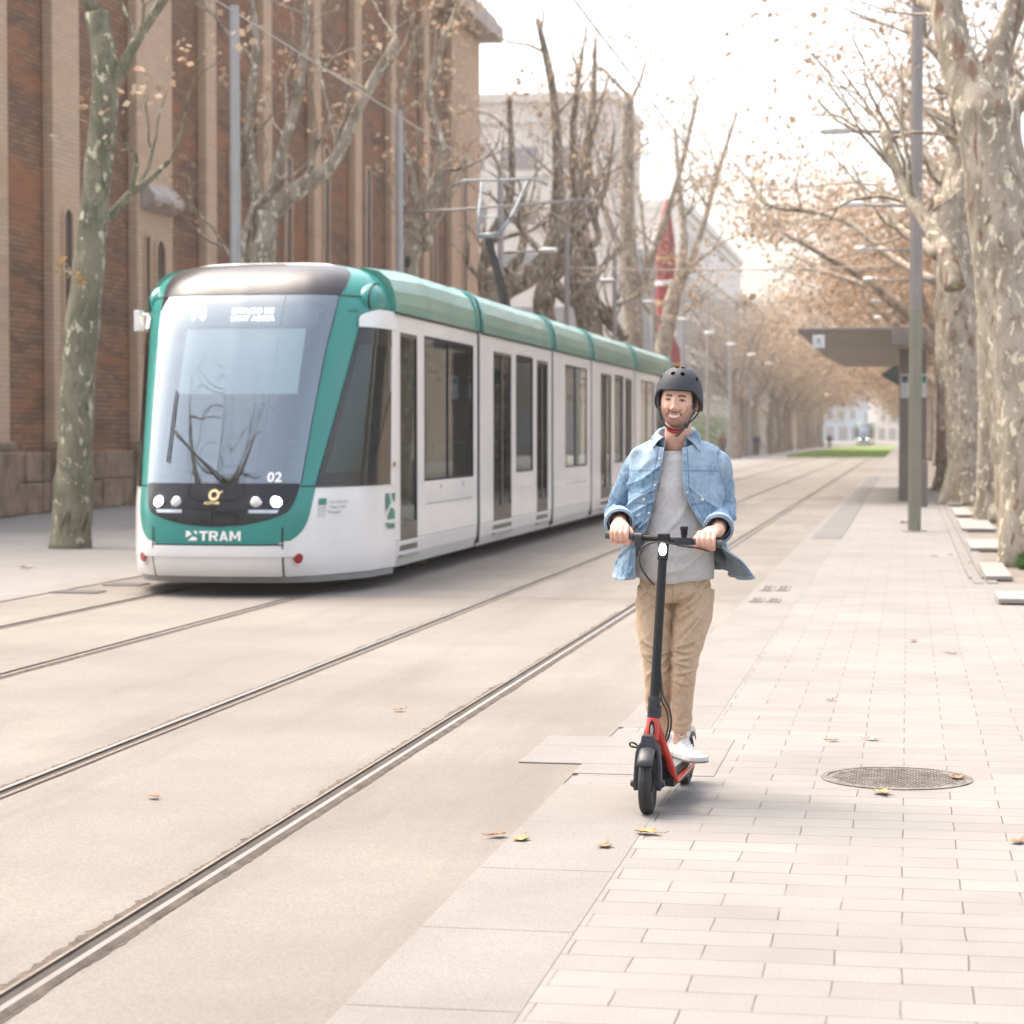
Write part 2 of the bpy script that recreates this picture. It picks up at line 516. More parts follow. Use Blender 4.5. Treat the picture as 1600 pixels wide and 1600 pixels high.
# rails
M_steel = plain('polished_rail_steel', (0.27, 0.26, 0.245), 0.48, 1.0, var=0.1, scale=3)
M_rust = ground_mat('rusty_rail_lip', [(0.17, 0.13, 0.10), (0.24, 0.195, 0.16)], big=2, fine=40)
M_gap_shade = plain('dark_gap_shade', (0.045, 0.036, 0.03), 0.9, var=0.4, scale=5)  # near-black brown holds the shade of grooves modelled almost flat
M_crack = plain('bitumen_joint', (0.085, 0.066, 0.052), 0.95, var=0.5, scale=9)
def rail(x, side, label):
    """side +1: polished head on the right of the groove; -1: on the left."""
    prof = [(-0.060, 0.001, 1), (-0.055, 0.006, 1), (-0.043, 0.006, 2), (-0.040, -0.0025, 2), (0.004, -0.0025, 2), (0.008, 0.007, 0), (0.034, 0.008, 3), (0.056, -0.0005, 3)]
    if side < 0: prof = [(-a, z, m) for a, z, m in reversed(prof)]
    ys = [-12, 0, 4]+[6+i*0.5 for i in range(60)]+[36+i*6 for i in range(20)]+[157.9]
    mb = MB()
    for i in range(len(ys)-1):
        for j in range(len(prof)-1):
            a, b = prof[j], prof[j+1]
            mi = {1: 1, 2: 2, 0: 0, 3: 3}[a[2] if side > 0 else b[2]]
            if abs((a[0]+b[0])/2) < 0.03 and min(a[1], b[1]) < 0 and max(abs(a[0]), abs(b[0])) < .05: mi = 2
            mb.add([(x+a[0], ys[i], a[1]), (x+b[0], ys[i], b[1]), (x+b[0], ys[i+1], b[1]), (x+a[0], ys[i+1], a[1])], [(0, 1, 2, 3)], mi)
    # ragged bitumen joints either side of the rail
    rnd = random.Random(int(x*100))
    for sd, wide in ((-1, 0.048 if side > 0 else 0.034), (1, 0.018)):
        yy = 5.0; pl = 0
        pts = []
        while yy < 157:
            w = wide*(0.15+0.8*abs(noise.noise((yy*1.3, x*3, sd)))+0.9*abs(noise.noise((yy*14, x*5, sd*2)))+.5*abs(noise.noise((yy*37, x*5, sd*2)))) 
            pts.append((yy, w)); yy += 0.02 if yy < 16 else 0.15 if yy < 30 else 1.5
        for k in range(len(pts)-1):
            (ya, wa), (yb, wb) = pts[k], pts[k+1]
            e = x+sd*0.053
            mb.add([(e-sd*.004, ya, -0.0015), (e+sd*wa, ya, -0.0015), (e+sd*wb, yb, -0.0015), (e-sd*.004, yb, -0.0015)], [(0, 1, 2, 3)], 3)
    o = mb.build('tram_rail', [M_steel, M_rust, M_gap_shade, M_crack], recalc=False)
    # face up
    bm = bmesh.new(); bm.from_mesh(o.data)
    for f in bm.faces:
        if f.normal.z < 0: f.normal_flip()
    bm.to_mesh(o.data); bm.free()
    tag(o, label, 'rail', 'tram rails set in the street')
rail(-2.46, 1, 'steel tram rail nearest the paver walkway and the rider')
rail(-3.93, -1, 'steel tram rail second from the paver walkway, left rail of the empty track')
rail(-5.84, 1, 'tram rail under the right side of the tram, third from the walkway')
rail(-7.33, -1, 'tram rail under the left side of the tram, farthest from the walkway')
# expansion joints across the track bed
mb = MB()
for (x0, x1, y) in ((-5.6, -1.55, 21.35), (-5.6, -1.55, 44), (-8.4, -7.4, 21.2), (-8.4, -1.55, 70)):
    mb.add([(x0, y-.012, -.002), (x1, y-.012, -.002), (x1, y+.012, -.002), (x0, y+.012, -.002)], [(0, 1, 2, 3)])
tag(mb.build('joint_lines', M_crack), 'dark joints across the track slabs', 'joint', kind='structure')

# manhole cover
M_iron = ground_mat('worn_cast_iron', [(0.075, 0.064, 0.054), (0.19, 0.17, 0.15)], rough=0.85, big=9, fine=50)
mh = empty('manhole_cover', (-0.04, 10.4, 0)); tag(mh, 'round cast iron manhole cover set in the pale pavers', 'manhole cover')
def ring(mb, c, r0, r1, z0, z1, n=64, mi=0):
    a = [(c[0]+r*math.cos(2*PI*k/n), c[1]+r*math.sin(2*PI*k/n), z) for (r, z) in ((r0, z0), (r0, z1), (r1, z1), (r1, z0)) for k in range(n)]
    fs = [(q*n+k, q*n+(k+1) % n, ((q+1) % 4)*n+(k+1) % n, ((q+1) % 4)*n+k) for q in range(4) for k in range(n)]
    return mb.add(a, fs, mi)
mb = MB(); ring(mb, (-0.04, 10.4), 0.318, 0.345, -.01, 0.005); mb.build('frame', M_iron, mh)
mb = MB(); mb.cyl((-0.04, 10.4, -.01), (-0.04, 10.4, 0.003), 0.312, 64)
random.seed(9)
for i in range(-11, 12):
    for j in range(-11, 12):
        x, y = i*.027+(j % 2)*.0135, j*.027
        if x*x+y*y < .29**2: mb.obox((-0.04+x, 10.4+y, 0.0045), (.017, .008, .002), rz=(PI/4 if (i+j) % 2 else -PI/4))
mb.build('cover', M_iron, mh)
# drain grates
M_grate = plain('grey_grate_iron', (0.20, 0.18, 0.165), 0.7)
def grate(x, y, label, w=.26, d=.40, grp='small iron drain grates'):
    g = empty('drain_grate', (x, y, 0)); tag(g, label, 'drain grate', grp)
    mb = MB(); mb.box(x-w/2, x+w/2, y-d/2, y-d/2+.02, -.01, .011); mb.box(x-w/2, x+w/2, y+d/2-.02, y+d/2, -.01, .011)
    mb.box(x-w/2, x-w/2+.02, y-d/2+.021, y+d/2-.021, -.01, .0105); mb.box(x+w/2-.02, x+w/2, y-d/2+.021, y+d/2-.021, -.01, .0105)
    mb.build('frame', M_grate, g)
    mb = MB(); mb.box(x-w/2+.02, x+w/2-.02, y-d/2+.02, y+d/2-.02, -.006, .002, 0)
    k = y-d/2+.045
    while k < y+d/2-.03:
        mb.box(x-w/2+.021, x+w/2-.021, k, k+.018, .0025, .009, 1); k += .038
    mb.build('bars', [M_gap_shade, M_grate], g)
grate(-1.40, 21.35, 'small grate in the kerb slabs behind the rider, nearer and left of its pair', .13, .45)
grate(-1.24, 21.35, 'small grate in the kerb slabs behind the rider, nearer and right of its pair', .13, .45)
grate(-1.40, 23.0, 'small grate in the kerb slabs behind the rider, farther and left of its pair', .13, .7)
grate(-1.24, 23.0, 'small grate in the kerb slabs behind the rider, farther and right of its pair', .13, .7)
grate(-8.2, 21.35, 'drain grate beside the far rail left of the tram nose, the nearer one', .5, .30)
grate(-8.1, 22.5, 'drain grate beside the far rail left of the tram nose, the farther one', .4, .35)

# ------------------------------------------------------------------ brick church-like building on the left
FX = -17.3
bb = empty('brick_building', (FX, 41, 0)); tag(bb, 'long old red brick hall with pale brick buttresses and slit windows behind the tram', 'building')
mb = MB(); mb.box(FX-14, FX, 33, 90, 0, 17.5); mb.build('wall', M_brick, bb)
mb = MB(); mb.box(FX-14.3, FX+1.0, 32.7, 90.3, 17.5, 18.1); mb.box(FX-14, FX+.8, 33, 90, 18.1, 18.4); mb.build('cornice', M_stone_hood, bb)
def slit(yc, w, z0, z1, xf, parent):
    """Arched slit window set in a buttress face at x = xf (faces +X)."""
    n = 10
    prof = [(-w/2, z0), (w/2, z0)]+[(w/2*math.cos(PI*k/n), z1-w/2+w/2*math.sin(PI*k/n)) for k in range(n+1)]
    fr = MB(); 
    big = [(a*1.35, z0-.1 if z < z0+.01 else z+.09) for a, z in prof]
    nn = len(prof)
    vs = [(xf+.06, yc+a, z) for a, z in big]+[(xf+.06, yc+a, z) for a, z in prof]+[(xf-.1, yc+a, z) for a, z in prof]+[(xf-.01, yc+a, z) for a, z in big]
    fs = []
    for q in range(3):
        for k in range(nn):
            fs.append((q*nn+k, q*nn+(k+1) % nn, (q+1)*nn+(k+1) % nn, (q+1)*nn+k))
    fs += [(3*nn+k, 3*nn+(k+1) % nn, (k+1) % nn, k) for k in range(nn)]
    fr.add(vs, fs)
    w_ = fr.build('window', M_brick_light, parent)
    p = MB(); p.add([(xf+.012, yc+a, z) for a, z in prof], [tuple(range(nn))])
    p.build('pane', M_dark_glass, w_)
PIL = [(39.6, 40.95, .24, ()), (43.25, 44.75, .24, ((43.95, .46, 1.7, 6.2),)), (48.3, 50.75, .24, ((48.85, .30, 1.7, 6.1), (49.75, .60, 1.7, 6.05))),
       (53.35, 54.2, .24, ()), (58.4, 59.2, .24, ()), (63.6, 64.4, .24, ()), (68.5, 69.4, .24, ()), (73.5, 74.3, .24, ()), (78.7, 79.6, .24, ()), (83.6, 89.2, .24, ((85.9, .7, 6.2, 12.4),))]
for (y0, y1, d, wins) in PIL:
    mb = MB(); mb.box(FX+.002, FX+d, y0, y1, 1.35, 17.4); mb.build('buttress', M_brick_light, bb, bevel=.03)
    for w in wins: slit(w[0], w[1], w[2], w[3], FX+d, bb)
    mb = MB(); mb.box(FX+.002, FX+d+.16, y0-.14, y1+.14, 0, 1.25)
    mb.prism([(y0-.12, 1.25), (y1+.12, 1.25), (y1, 1.45), (y0, 1.45)], lambda p: (FX+.002, p[0], p[1]), lambda p: (FX+d+.12, p[0], p[1]))
    mb.build('plinth', M_stone, bb, bevel=.05)
# recessed slit windows and stone hoods between buttresses
for k, (yc, z0, z1) in enumerate([(65.6, 4.9, 10.2), (70.9, 4.9, 10.2), (76.0, 6.2, 11.5), (81.3, 6.2, 11.5), (61.4, 4.9, 9.4), (56.3, 4.9, 9.0)]):
    slit(yc, .62, z0, z1, FX+.03, bb)
    mb = MB(); mb.prism([(0, z0-.25), (.42, z0-.25), (.42, z0-.1), (.1, z0-.0), (0, z0-.0)], lambda p: (FX+p[0]+.003, yc-.75, p[1]), lambda p: (FX+p[0]+.003, yc+.75, p[1]))
    mb.build('sill', M_stone_hood, bb)
mb = MB(); mb.prism([(0, 6.65), (.34, 6.85), (.34, 7.0), (.1, 7.3), (0, 7.3)], lambda p: (FX+.243+p[0], 48.5, p[1]), lambda p: (FX+.243+p[0], 50.6, p[1]))
mb.build('stone_hood', M_stone_hood, bb, bevel=.03)
mb = None
for z in (.45, .9):
    for (ya, yb) in ((33.2, 37.8), (41.2, 43.2), (45.8, 48.1), (51.5, 53.3), (55.2, 58.4), (60, 63.5)):
        pass
ed_ = [33]+[q for p in PIL for q in (p[0]-.16, p[1]+.16)]+[90]
for (ya, yb) in [(ed_[k], ed_[k+1]) for k in range(0, len(ed_), 2)]:
    if yb-ya < .3: continue
    mb = MB(); y = ya; r = random.Random(ya)
    while y < yb-.05:
        L = min(yb-y, r.uniform(.6, 1.1))
        for z0, z1 in ((0, .62), (.63, 1.22)):
            mb.box(FX+.004, FX+.22+r.uniform(-.03, .03), y, y+L-.02, z0, z1)
        y += L
    mb.build('stone_base', M_stone, bb, bevel=.03)

# ------------------------------------------------------------------ buildings farther away
def block(name, x0, x1, y0, y1, h, mat, label, rows, face='E', base=1.5, glassm=None, win=(1.2, 1.9), pitch=(3.0, 3.3), bands=True, roof=True):
    b = empty(name, ((x0+x1)/2, (y0+y1)/2, 0)); tag(b, label, 'building', 'buildings along the far street')
    mb = MB(); mb.box(x0, x1, y0, y1, 0, h); mb.build('wall', mat, b)
    mb = MB(); mb.box(x0-.25, x1+.25, y0-.25, y1+.25, h, h+.6); mb.build('roof', mat, b)
    gm = glassm or M_far_glass
    def strip(axis):
        z = base+3.6
        lvl = 0
        while z+win[1] < h-.5:
            a0, a1 = (y0, y1) if axis == 'E' else (x0, x1)
            t = a0+1.2
            while t+win[0] < a1-.8:
                wb = MB()
                if axis == 'E': wb.box(x1+.01, x1+.07, t, t+win[0], z, z+win[1])
                else: wb.box(t, t+win[0], y0-.07, y0-.01, z, z+win[1])
                yield wb
                t += pitch[0]
            z += pitch[1]; lvl += 1
    cnt = 0
    for ax in face:
        for wb in strip(ax):
            if cnt < 90: wb.build('window', gm, b); cnt += 1
    mb = MB()
    if 'E' in face:
        z = base+3.1
        while z < h: mb.box(x1+.01, x1+.16, y0, y1, z, z+.22); z += pitch[1]
        t = y0+.4
        while t < y1-1: mb.box(x1+.01, x1+.05, t, t+1.6, .2, 3.2, 1); t += 3.4
    if 'S' in face:
        z = base+3.1
        while z < h: mb.box(x0, x1, y0-.16, y0-.01, z, z+.22); z += pitch[1]
        t = x0+.4
        while t < x1-1: mb.box(t, t+2.0, y0-.05, y0-.01, .2, 3.4, 1); t += 3
    mb.build('floor_bands', [mat, gm], b)
    return b
block('white_building', -30, -17, 172, 232, 19, M_white_wall, 'white modern block with rows of narrow windows seen over the rider', 5, 'ES', win=(.8, 2.1), pitch=(2.1, 3.4))
block('cream_building', -50, -19.5, 150, 165, 24, M_cream_wall, 'cream office block glimpsed between the gnarled trees above the tram', 6, 'S', win=(2.4, 1.5), pitch=(3.6, 3.6), glassm=M_far_glass)
block('grey_building', -19.3, -16.8, 160, 171.6, 14.2, M_grey_wall, 'narrow grey clad block standing against the white building', 3, 'S', win=(1.2, 1.4), pitch=(2.2, 3.8))
block('apartment_building', -34, -17.5, 240, 330, 16, M_cream_wall, 'long pale apartment block far down the left side of the avenue', 5, 'E', pitch=(3.4, 3.2))
block('tower_block', -22, -9.5, 520, 560, 33, M_blue_wall, 'pale blue tower closing the avenue in the distance', 8, 'S', pitch=(2.6, 3.3))
block('tower_block', -8.6, 2.5, 640, 670, 22, M_cream_wall, 'cream block in the bright gap at the end of the avenue', 6, 'S', pitch=(3, 3.3))
block('apartment_building', 16, 30, 60, 150, 19, M_tan_wall, 'tan building behind the big plane trees on the right', 5, 'S', pitch=(3.4, 3.3))
block('apartment_building', 14, 28, 170, 400, 18, M_tan_wall, 'long tan building far down the right side behind the trees', 5, 'S', pitch=(3.4, 3.3))
block('brick_house', -33, -18, 335, 420, 15, M_brick_light, 'pinkish far building beyond the pale apartment block', 4, 'S', pitch=(3.4, 3.3))

# the red tapering pillar far behind the tram
rp = empty('red_monument', (-12.9, 121, 0)); tag(rp, 'tall dark red tapering pillar with pale and yellow bands rising above the helmet', 'monument')
mb = MB()
prof = [(0, 1.1), (4, 1.05), (5.2, .95), (6.2, .78), (6.9, .42), (9, .58), (11.0, .55), (12.4, .44), (13.5, .26), (14.3, .05)]
mb.loft([[(-12.9+r*math.cos(2*PI*k/14), 121+r*math.sin(2*PI*k/14), z) for k in range(14)] for z, r in prof])
mb.build('shaft', M_redpaint, rp, smooth=True)
mb = MB()
for z, r in ((6.9, .6), (9.6, .63)): mb.cyl((-12.9, 121, z), (-12.9, 121, z+.28), r, 14)
mb.build('pale_band', M_white_wall, rp)
mb = MB()
for z, r in ((5.3, .98), (8.6, .60), (11.0, .57)): mb.cyl((-12.9, 121, z), (-12.9, 121, z+.14), r, 14)
mb.build('yellow_band', plain('yellow_paint', (.5, .30, .08), .6), rp)
# ------------------------------------------------------------------ the tram
CX = -6.625
DT = [(0, 0), (.3, .03), (.5, .10), (.65, .33), (.75, .72), (.87, 1.25), (1, 2.0)]
WT = [(0, 0), (.3, .40), (.5, .65), (.65, .885), (.75, 1.06), (.87, 1.24), (1, 1.325)]
OFF = [(.1, .16), (.3, .03), (.45, 0), (.8, .02), (1.1, .13), (1.6, .33), (2.0, .5), (2.5, .74), (2.94, 1.0), (3.15, 1.2), (3.27, 1.42), (3.36, 1.75)]
WSC = [(.1, .985), (.4, 1), (2.6, 1), (2.86, .985), (3.05, .955), (3.2, .88), (3.3, .76), (3.36, .55)]
def nose(s, z, off=0.0):
    t = min(1, abs(s)); o = cr(OFF, z); d = cr(DT, t); w = cr(WT, t)*cr(WSC, z)
    p = Vector((CX+(w if s > 0 else -w), 20.9+o+d*(2.1-o)/2.0, z))
    if off:
        e = .01
        a = nose(min(1, s+e), z)-nose(max(-1, s-e), z); b = nose(s, min(3.36, z+e))-nose(s, max(.1, z-e))
        nn = a.cross(b)
        if nn.length > 1e-9: p = p+nn.normalized()*off
    return p

M_teal = plain('teal_tram_paint', (0.016, 0.225, 0.195), 0.3, coat=0.2, var=.08, scale=1.5)
M_teal_roof = plain('green_roof_paint', (0.055, 0.225, 0.18), 0.32, coat=0.25, var=.25, scale=1.2)
M_roof_pale = plain('pale_roof_sheen', (0.66, 0.67, 0.64), 0.35, var=.15, scale=1)  # whitish roof top, the sky's bright sheen put into the colour
M_twhite = plain('white_tram_paint', (0.76, 0.745, 0.73), 0.3, coat=0.4, var=.05, scale=2)
M_tgrey = plain('grey_tram_trim', (0.30, 0.29, 0.29), 0.5)
M_tblack = plain('gloss_black_panel', (0.008, 0.008, 0.010), 0.12, coat=0.25, var=.2, spec=.35)
M_rubber = plain('black_rubber', (0.02, 0.02, 0.02), 0.8, var=.3, scale=20)
M_fairing = plain('dark_roof_fairing', (0.022, 0.021, 0.027), 0.30, coat=0, spec=.4)
M_ws = glass('windscreen_glass', (0.82, 0.95, 0.95), 0.9, boost=2.0, base_refl=0.18)
M_sideglass = glass('tinted_side_glass', (0.55, 0.76, 0.60), 0.34, boost=0.62, base_refl=0.05)
M_interior = plain('tram_interior', (0.20, 0.24, 0.22), 0.6)
M_intdark = plain('cab_interior_dark', (0.05, 0.055, 0.06), 0.7)
M_seatgreen = plain('seat_green_fabric', (0.10, 0.22, 0.17), 0.8)
M_border = plain('windscreen_border', (0.012, 0.012, 0.015), .4, spec=.25)
M_blind = plain('roller_blind', (0.84, 0.90, 0.87), 0.7, var=.03)
M_yellow = plain('yellow_handle', (0.65, 0.42, 0.04), 0.4)
M_lampwhite = emis('lit_headlamp', (0.82, 0.90, 1.0), 12)
M_led = emis('white_led_text', (0.95, 1.0, 0.95), 1.25)
M_lens = plain('unlit_lamp_lens', (0.55, 0.53, 0.52), .15, coat=.5)
M_redlens = plain('red_reflector', (0.30, 0.02, 0.025), .3)
M_chrome = plain('lamp_reflector', (0.5, 0.5, 0.5), .15, 1.0)
M_lettw = plain('white_lettering', (0.85, 0.85, 0.83), .5, var=.02)
M_lettg = plain('green_lettering', (0.03, 0.22, 0.15), .5, var=.02)
M_lettgrey = plain('grey_lettering', (0.35, 0.36, 0.36), .5, var=.02)
M_gold = plain('gold_badge', (0.75, 0.60, 0.30), .4, var=.02)

tram = empty('tram', (CX, 20.9, 0))
tag(tram, 'long white and teal articulated tram with lit headlights on the left track', 'tram')

def patch(mb, zs, left, right, off=.006, nc=24, mi=0):
    P = []
    for z in zs:
        a, b = left(z), right(z)
        P.append([nose(a+(b-a)*k/nc, z, off) for k in range(nc+1)])
    n = nc+1; vs = [p for r in P for p in r]
    fs = [(i*n+j, i*n+j+1, (i+1)*n+j+1, (i+1)*n+j) for i in range(len(P)-1) for j in range(nc)]
    mb.add(vs, fs, mi)
def lin(a, b, n): return [a+(b-a)*k/n for k in range(n+1)]
WSE = [(1.08, .585), (1.6, .607), (2.1, .63), (2.5, .65), (2.99, .69)]      # windscreen edge
SWE = [(1.06, .652), (1.45, .685), (2.02, .728), (2.67, .780)]               # cab side window front edge
ws = lambda z: cr(WSE, z)
sw = lambda z: cr(SWE, z)

# shell with real openings for windscreen and side windows
mb = MB(); NS, NZ = 120, 96
zz = lin(.195, 3.36, NZ)
pts = [[nose(-1+2*i/NS, z) for i in range(NS+1)] for z in zz]
vs = [p for r in pts for p in r]; fs = []; ms = []
for j in range(NZ):
    for i in range(NS):
        s = abs(-1+2*(i+.5)/NS); z = (zz[j]+zz[j+1])/2
        if 1.16 < z < 2.92 and s < ws(z)-.03: continue
        if 1.12 < z < 2.62 and sw(z)+.02 < s < .95: continue
        fs.append((j*(NS+1)+i, j*(NS+1)+i+1, (j+1)*(NS+1)+i+1, (j+1)*(NS+1)+i))
        ms.append(0 if (z < 1.075 or (s > .94 and z < 2.87)) else 1)
mb.v = [tuple(p) for p in vs]; mb.f = fs; mb.m = ms
mb.v.append((CX, 22.95, 3.37)); k = len(mb.v)-1
for i in range(NS): mb.f.append((NZ*(NS+1)+i, NZ*(NS+1)+i+1, k)); mb.m.append(1)
mb.build('cab_shell', [M_twhite, M_teal], tram, smooth=True, recalc=False)
# teal surround: pillars, arch and the deep U under the lamps
mb = MB()
UB = [(.515, .47), (.53, .52), (.565, .565), (.67, .615), (.82, .64), (1.075, .657)]
patch(mb, lin(.515, 1.075, 16), lambda z: -cr(UB, z), lambda z: cr(UB, z), .004, 40)
for sg in (1, -1):
    L = lambda z: sg*(ws(z)-.012)
    Rr = lambda z: sg*(sw(z)-.004)
    patch(mb, lin(1.075, 2.70, 36), L, Rr, .004, 8)
    patch(mb, lin(2.70, 2.99, 8), L, lambda z: sg*(.78 if z < 2.87 else .995), .004, 24)
mb.build('teal_surround', M_teal, tram, smooth=True)
mb = MB()
patch(mb, [1.067, 1.08], lambda z: -.66, lambda z: .66, .007, 40)
mb.build('panel_seam', M_rubber, tram, smooth=True)
# black lamp mask
MSK = [(.685, .05), (.70, .20), (.725, .30), (.76, .42), (.80, .50), (.84, .54), (1.0, .572), (1.08, .58)]
mb = MB(); patch(mb, [.685, .69, .70, .715, .735, .76, .79, .82, .86, .92, .98, 1.04, 1.10], lambda z: -cr(MSK, z), lambda z: cr(MSK, z), .010, 40)
mb.build('lamp_mask', M_tblack, tram, smooth=True)
# windscreen: black border then glass
mb = MB(); 
for sg in (1, -1): patch(mb, lin(1.10, 2.985, 40), lambda z: sg*(ws(z)-.055), lambda z: sg*(ws(z)+.002), .009, 5)
patch(mb, lin(1.10, 1.19, 3), lambda z: -(ws(z)-.05), lambda z: ws(z)-.05, .009, 30)
patch(mb, lin(2.90, 2.985, 3), lambda z: -(ws(z)-.05), lambda z: ws(z)-.05, .009, 30)
mb.build('windscreen_frame', M_border, tram, smooth=True)
mb = MB(); patch(mb, lin(1.10, 2.985, 40), lambda z: -(ws(z)-.004), lambda z: ws(z)-.004, .013, 40)
mb.build('windscreen', M_ws, tram, smooth=True)
# roof fairing
FE = [(2.985, .69), (3.15, .745), (3.3, .80), (3.355, .80)]
mb = MB(); patch(mb, lin(2.995, 3.33, 12), lambda z: -cr(FE, z), lambda z: cr(FE, z), .010, 40)
mb.build('roof_fairing', M_fairing, tram, smooth=True)
mb = MB()
patch(mb, [2.984, 2.997], lambda z: -.85, lambda z: .85, .014, 50)
patch(mb, [3.322, 3.329], lambda z: -.45, lambda z: .30, .013, 20)
patch(mb, [3.338, 3.344], lambda z: -.30, lambda z: .42, .013, 20)
mb.build('fairing_seam', M_rubber, tram, smooth=True)
mb = MB()
patch(mb, lin(3.333, 3.358, 3), lambda z: -.80, lambda z: .80, .008, 30)
mb.build('fairing_top', M_roof_pale, tram, smooth=True)  # same painted sky sheen carried along the fairing top
# cab side windows
for sg in (1, -1):
    mb = MB()
    patch(mb, lin(1.06, 2.67, 30), lambda z: sg*sw(z), lambda z: sg*(sw(z)+.022), .008, 4)
    patch(mb, lin(1.06, 1.20, 3), lambda z: sg*(sw(z)+.02), lambda z: sg*.968, .008, 10)
    patch(mb, lin(2.50, 2.67, 3), lambda z: sg*(sw(z)+.02), lambda z: sg*.968, .008, 10)
    # dark wedge in the lower rear corner of the pane
    patch(mb, lin(1.20, 2.05, 12), lambda z: sg*(.968-.10*(1-(z-1.2)/.85)), lambda z: sg*.968, .008, 6)
    f = mb.build('side_window_frame', M_tblack, tram, smooth=True)
    mb = MB(); patch(mb, lin(1.16, 2.55, 24), lambda z: sg*(sw(z)+.012), lambda z: sg*.964, .004, 10)
    mb.build('pane', M_sideglass, f, smooth=True)
    # white beam over the window with a rounded nose
    mb = MB(); patch(mb, lin(2.675, 2.865, 8), lambda z: sg*(.775+.10*max(0, (z-2.76)/.105)**2), lambda z: sg*1.0, .020, 20)
    mb.build('cant_beam', M_twhite, tram, smooth=True)
    mb = MB(); patch(mb, lin(1.06, 2.675, 10), lambda z: sg*.968, lambda z: sg*1.0, .010, 3)
    mb.build('door_pillar', M_twhite, tram, smooth=True)
    # camera and antenna pod on the shoulder
    c = nose(sg*.875, 2.98)
    mb = MB(); mb.ball(c+Vector((-sg*.085, .20, -.02)), (.15, .42, .20), 12)
    pd = mb.build('shoulder_pod', M_teal, tram, smooth=True)
    mb = MB(); 
    loop = [c+Vector((-sg*.03, .20+.39*math.cos(2*PI*k/30), -.02+.19*math.sin(2*PI*k/30))) for k in range(31)]
    mb.tube(loop, .011, 6); mb.build('pod_seal', M_rubber, pd, smooth=True)
    # red side reflector and bumper wing line
    q = nose(sg*.582, .376, .0); q2 = nose(sg*.582, .376, .03)
    mb = MB(); mb.cyl(q, q2, .052, 20); mb.build('red_reflector', M_redlens, tram, smooth=True, angle=40)
    mb = MB(); 
    ring_pts = [q+(q2-q)*.5+Vector((math.cos(a)*.066*.75, -abs(0)+math.cos(a)*.066*.5*sg, math.sin(a)*.062)) for a in [2*PI*k/20 for k in range(21)]]
    mb.tube(ring_pts, .010, 6); mb.build('reflector_rim', M_twhite, tram, smooth=True)
    mb = MB(); mb.obox(nose(sg*.985, 1.27, .02), (.01, .06, .05), 0); mb.build('marker_lamp', plain('orange_lens', (.55, .16, .04), .3), tram)
# bumper: proud panel between two dark cuts
mb = MB(); patch(mb, lin(.21, .50, 10), lambda z: -.495, lambda z: .495, .018, 30)
bmp = mb.build('bumper', M_twhite, tram, smooth=True)
mb = MB(); patch(mb, lin(.395, .47, 5), lambda z: -.60, lambda z: .60, .030, 40); mb.build('bumper_ledge', M_twhite, bmp, smooth=True)
mb = MB()
for sg in (1, -1): patch(mb, lin(.2, .68, 12), lambda z: sg*.497, lambda z: sg*.507, .0125, 2)
patch(mb, [.497, .515], lambda z: -.50, lambda z: .50, .012, 30)
mb.build('bumper_seam', M_rubber, tram, smooth=True)
mb = MB(); patch(mb, lin(.12, .205, 4), lambda z: -1, lambda z: 1, -.02, 60)
mb.build('valance', M_tgrey, tram, smooth=True)
# headlights
for sg in (1, -1):
    mb = MB(); patch(mb, lin(.80, 1.0, 6), lambda z: sg*(.22+.03*(1-z)/.2), lambda z: sg*(.545-.06*abs(z-.9)/.1), .016, 12)
    hl = mb.build('headlight', M_tblack, tram, smooth=True)
    mb = MB(); patch(mb, lin(.815, .845, 2), lambda z: sg*.25, lambda z: sg*(.46+.5*(z-.815)), .022, 8); mb.build('lamp_reflector', M_chrome, hl, smooth=True)
    for s0, r, mt, nm in ((.452, .052, M_lampwhite, 'lit_lamp'), (.300, .046, M_lens, 'unlit_lamp')):
        a = nose(sg*s0, .915, .012); b = nose(sg*s0, .915, .030); d = (b-a).normalized()
        mb = MB(); mb.tube([a, b, b+d*.004], [r*1.25, r*1.2, r*1.02], 20); mb.build('lamp_bezel', M_chrome, hl, smooth=True)
        mb = MB(); mb.tube([a, b+d*.006, b+d*.014], [r, r*.96, r*.6], 20); mb.build(nm, mt, hl, smooth=True)
# lettering wrapped onto the nose
def nose_text(txt, s0, z0, size, mat, name, off=.016, bold=0, spacing=1.0, bend=1.0, xs=1.0):
    vs, fs = text_geo(txt, size, bold, 'LEFT', spacing)
    mb = MB()
    mb.add([nose(s0+vx*xs/1.33, z0+vy*bend, off) for vx, vy, _ in vs], fs)
    return mb.build(name, mat, tram)
GLY = {'T': (((0, .78), (1, .78), (1, 1), (0, 1)), ((.35, 0), (.65, 0), (.65, .8), (.35, .8))),
       'R': (((0, 0), (.29, 0), (.29, 1), (0, 1)), ((.25, .80), (.80, .80), (.92, .95), (.75, 1), (.25, 1)), ((.70, .56), (.86, .42), (1, .55), (1, .85), (.90, .96), (.70, .84)), ((.25, .38), (.80, .38), (.90, .46), (.78, .58), (.25, .58)), ((.42, .42), (.70, .42), (1.04, 0), (.72, 0))),
       'A': (((0, 0), (.29, 0), (.64, 1), (.37, 1)), ((.72, 0), (1.01, 0), (.64, 1), (.37, 1)), ((.22, .18), (.78, .18), (.70, .38), (.30, .38))),
       'M': (((0, 0), (.23, 0), (.23, 1), (0, 1)), ((.77, 0), (1, 0), (1, 1), (.77, 1)), ((0, 1), (.27, 1), (.58, .22), (.42, .22)), ((.73, 1), (1, 1), (.58, .22), (.42, .22))),
       '4': (((.52, 0), (.82, 0), (.82, 1), (.52, 1)), ((0, .20), (1, .20), (1, .42), (0, .42)), ((0, .42), (.30, .42), (.70, 1), (.50, 1)))}
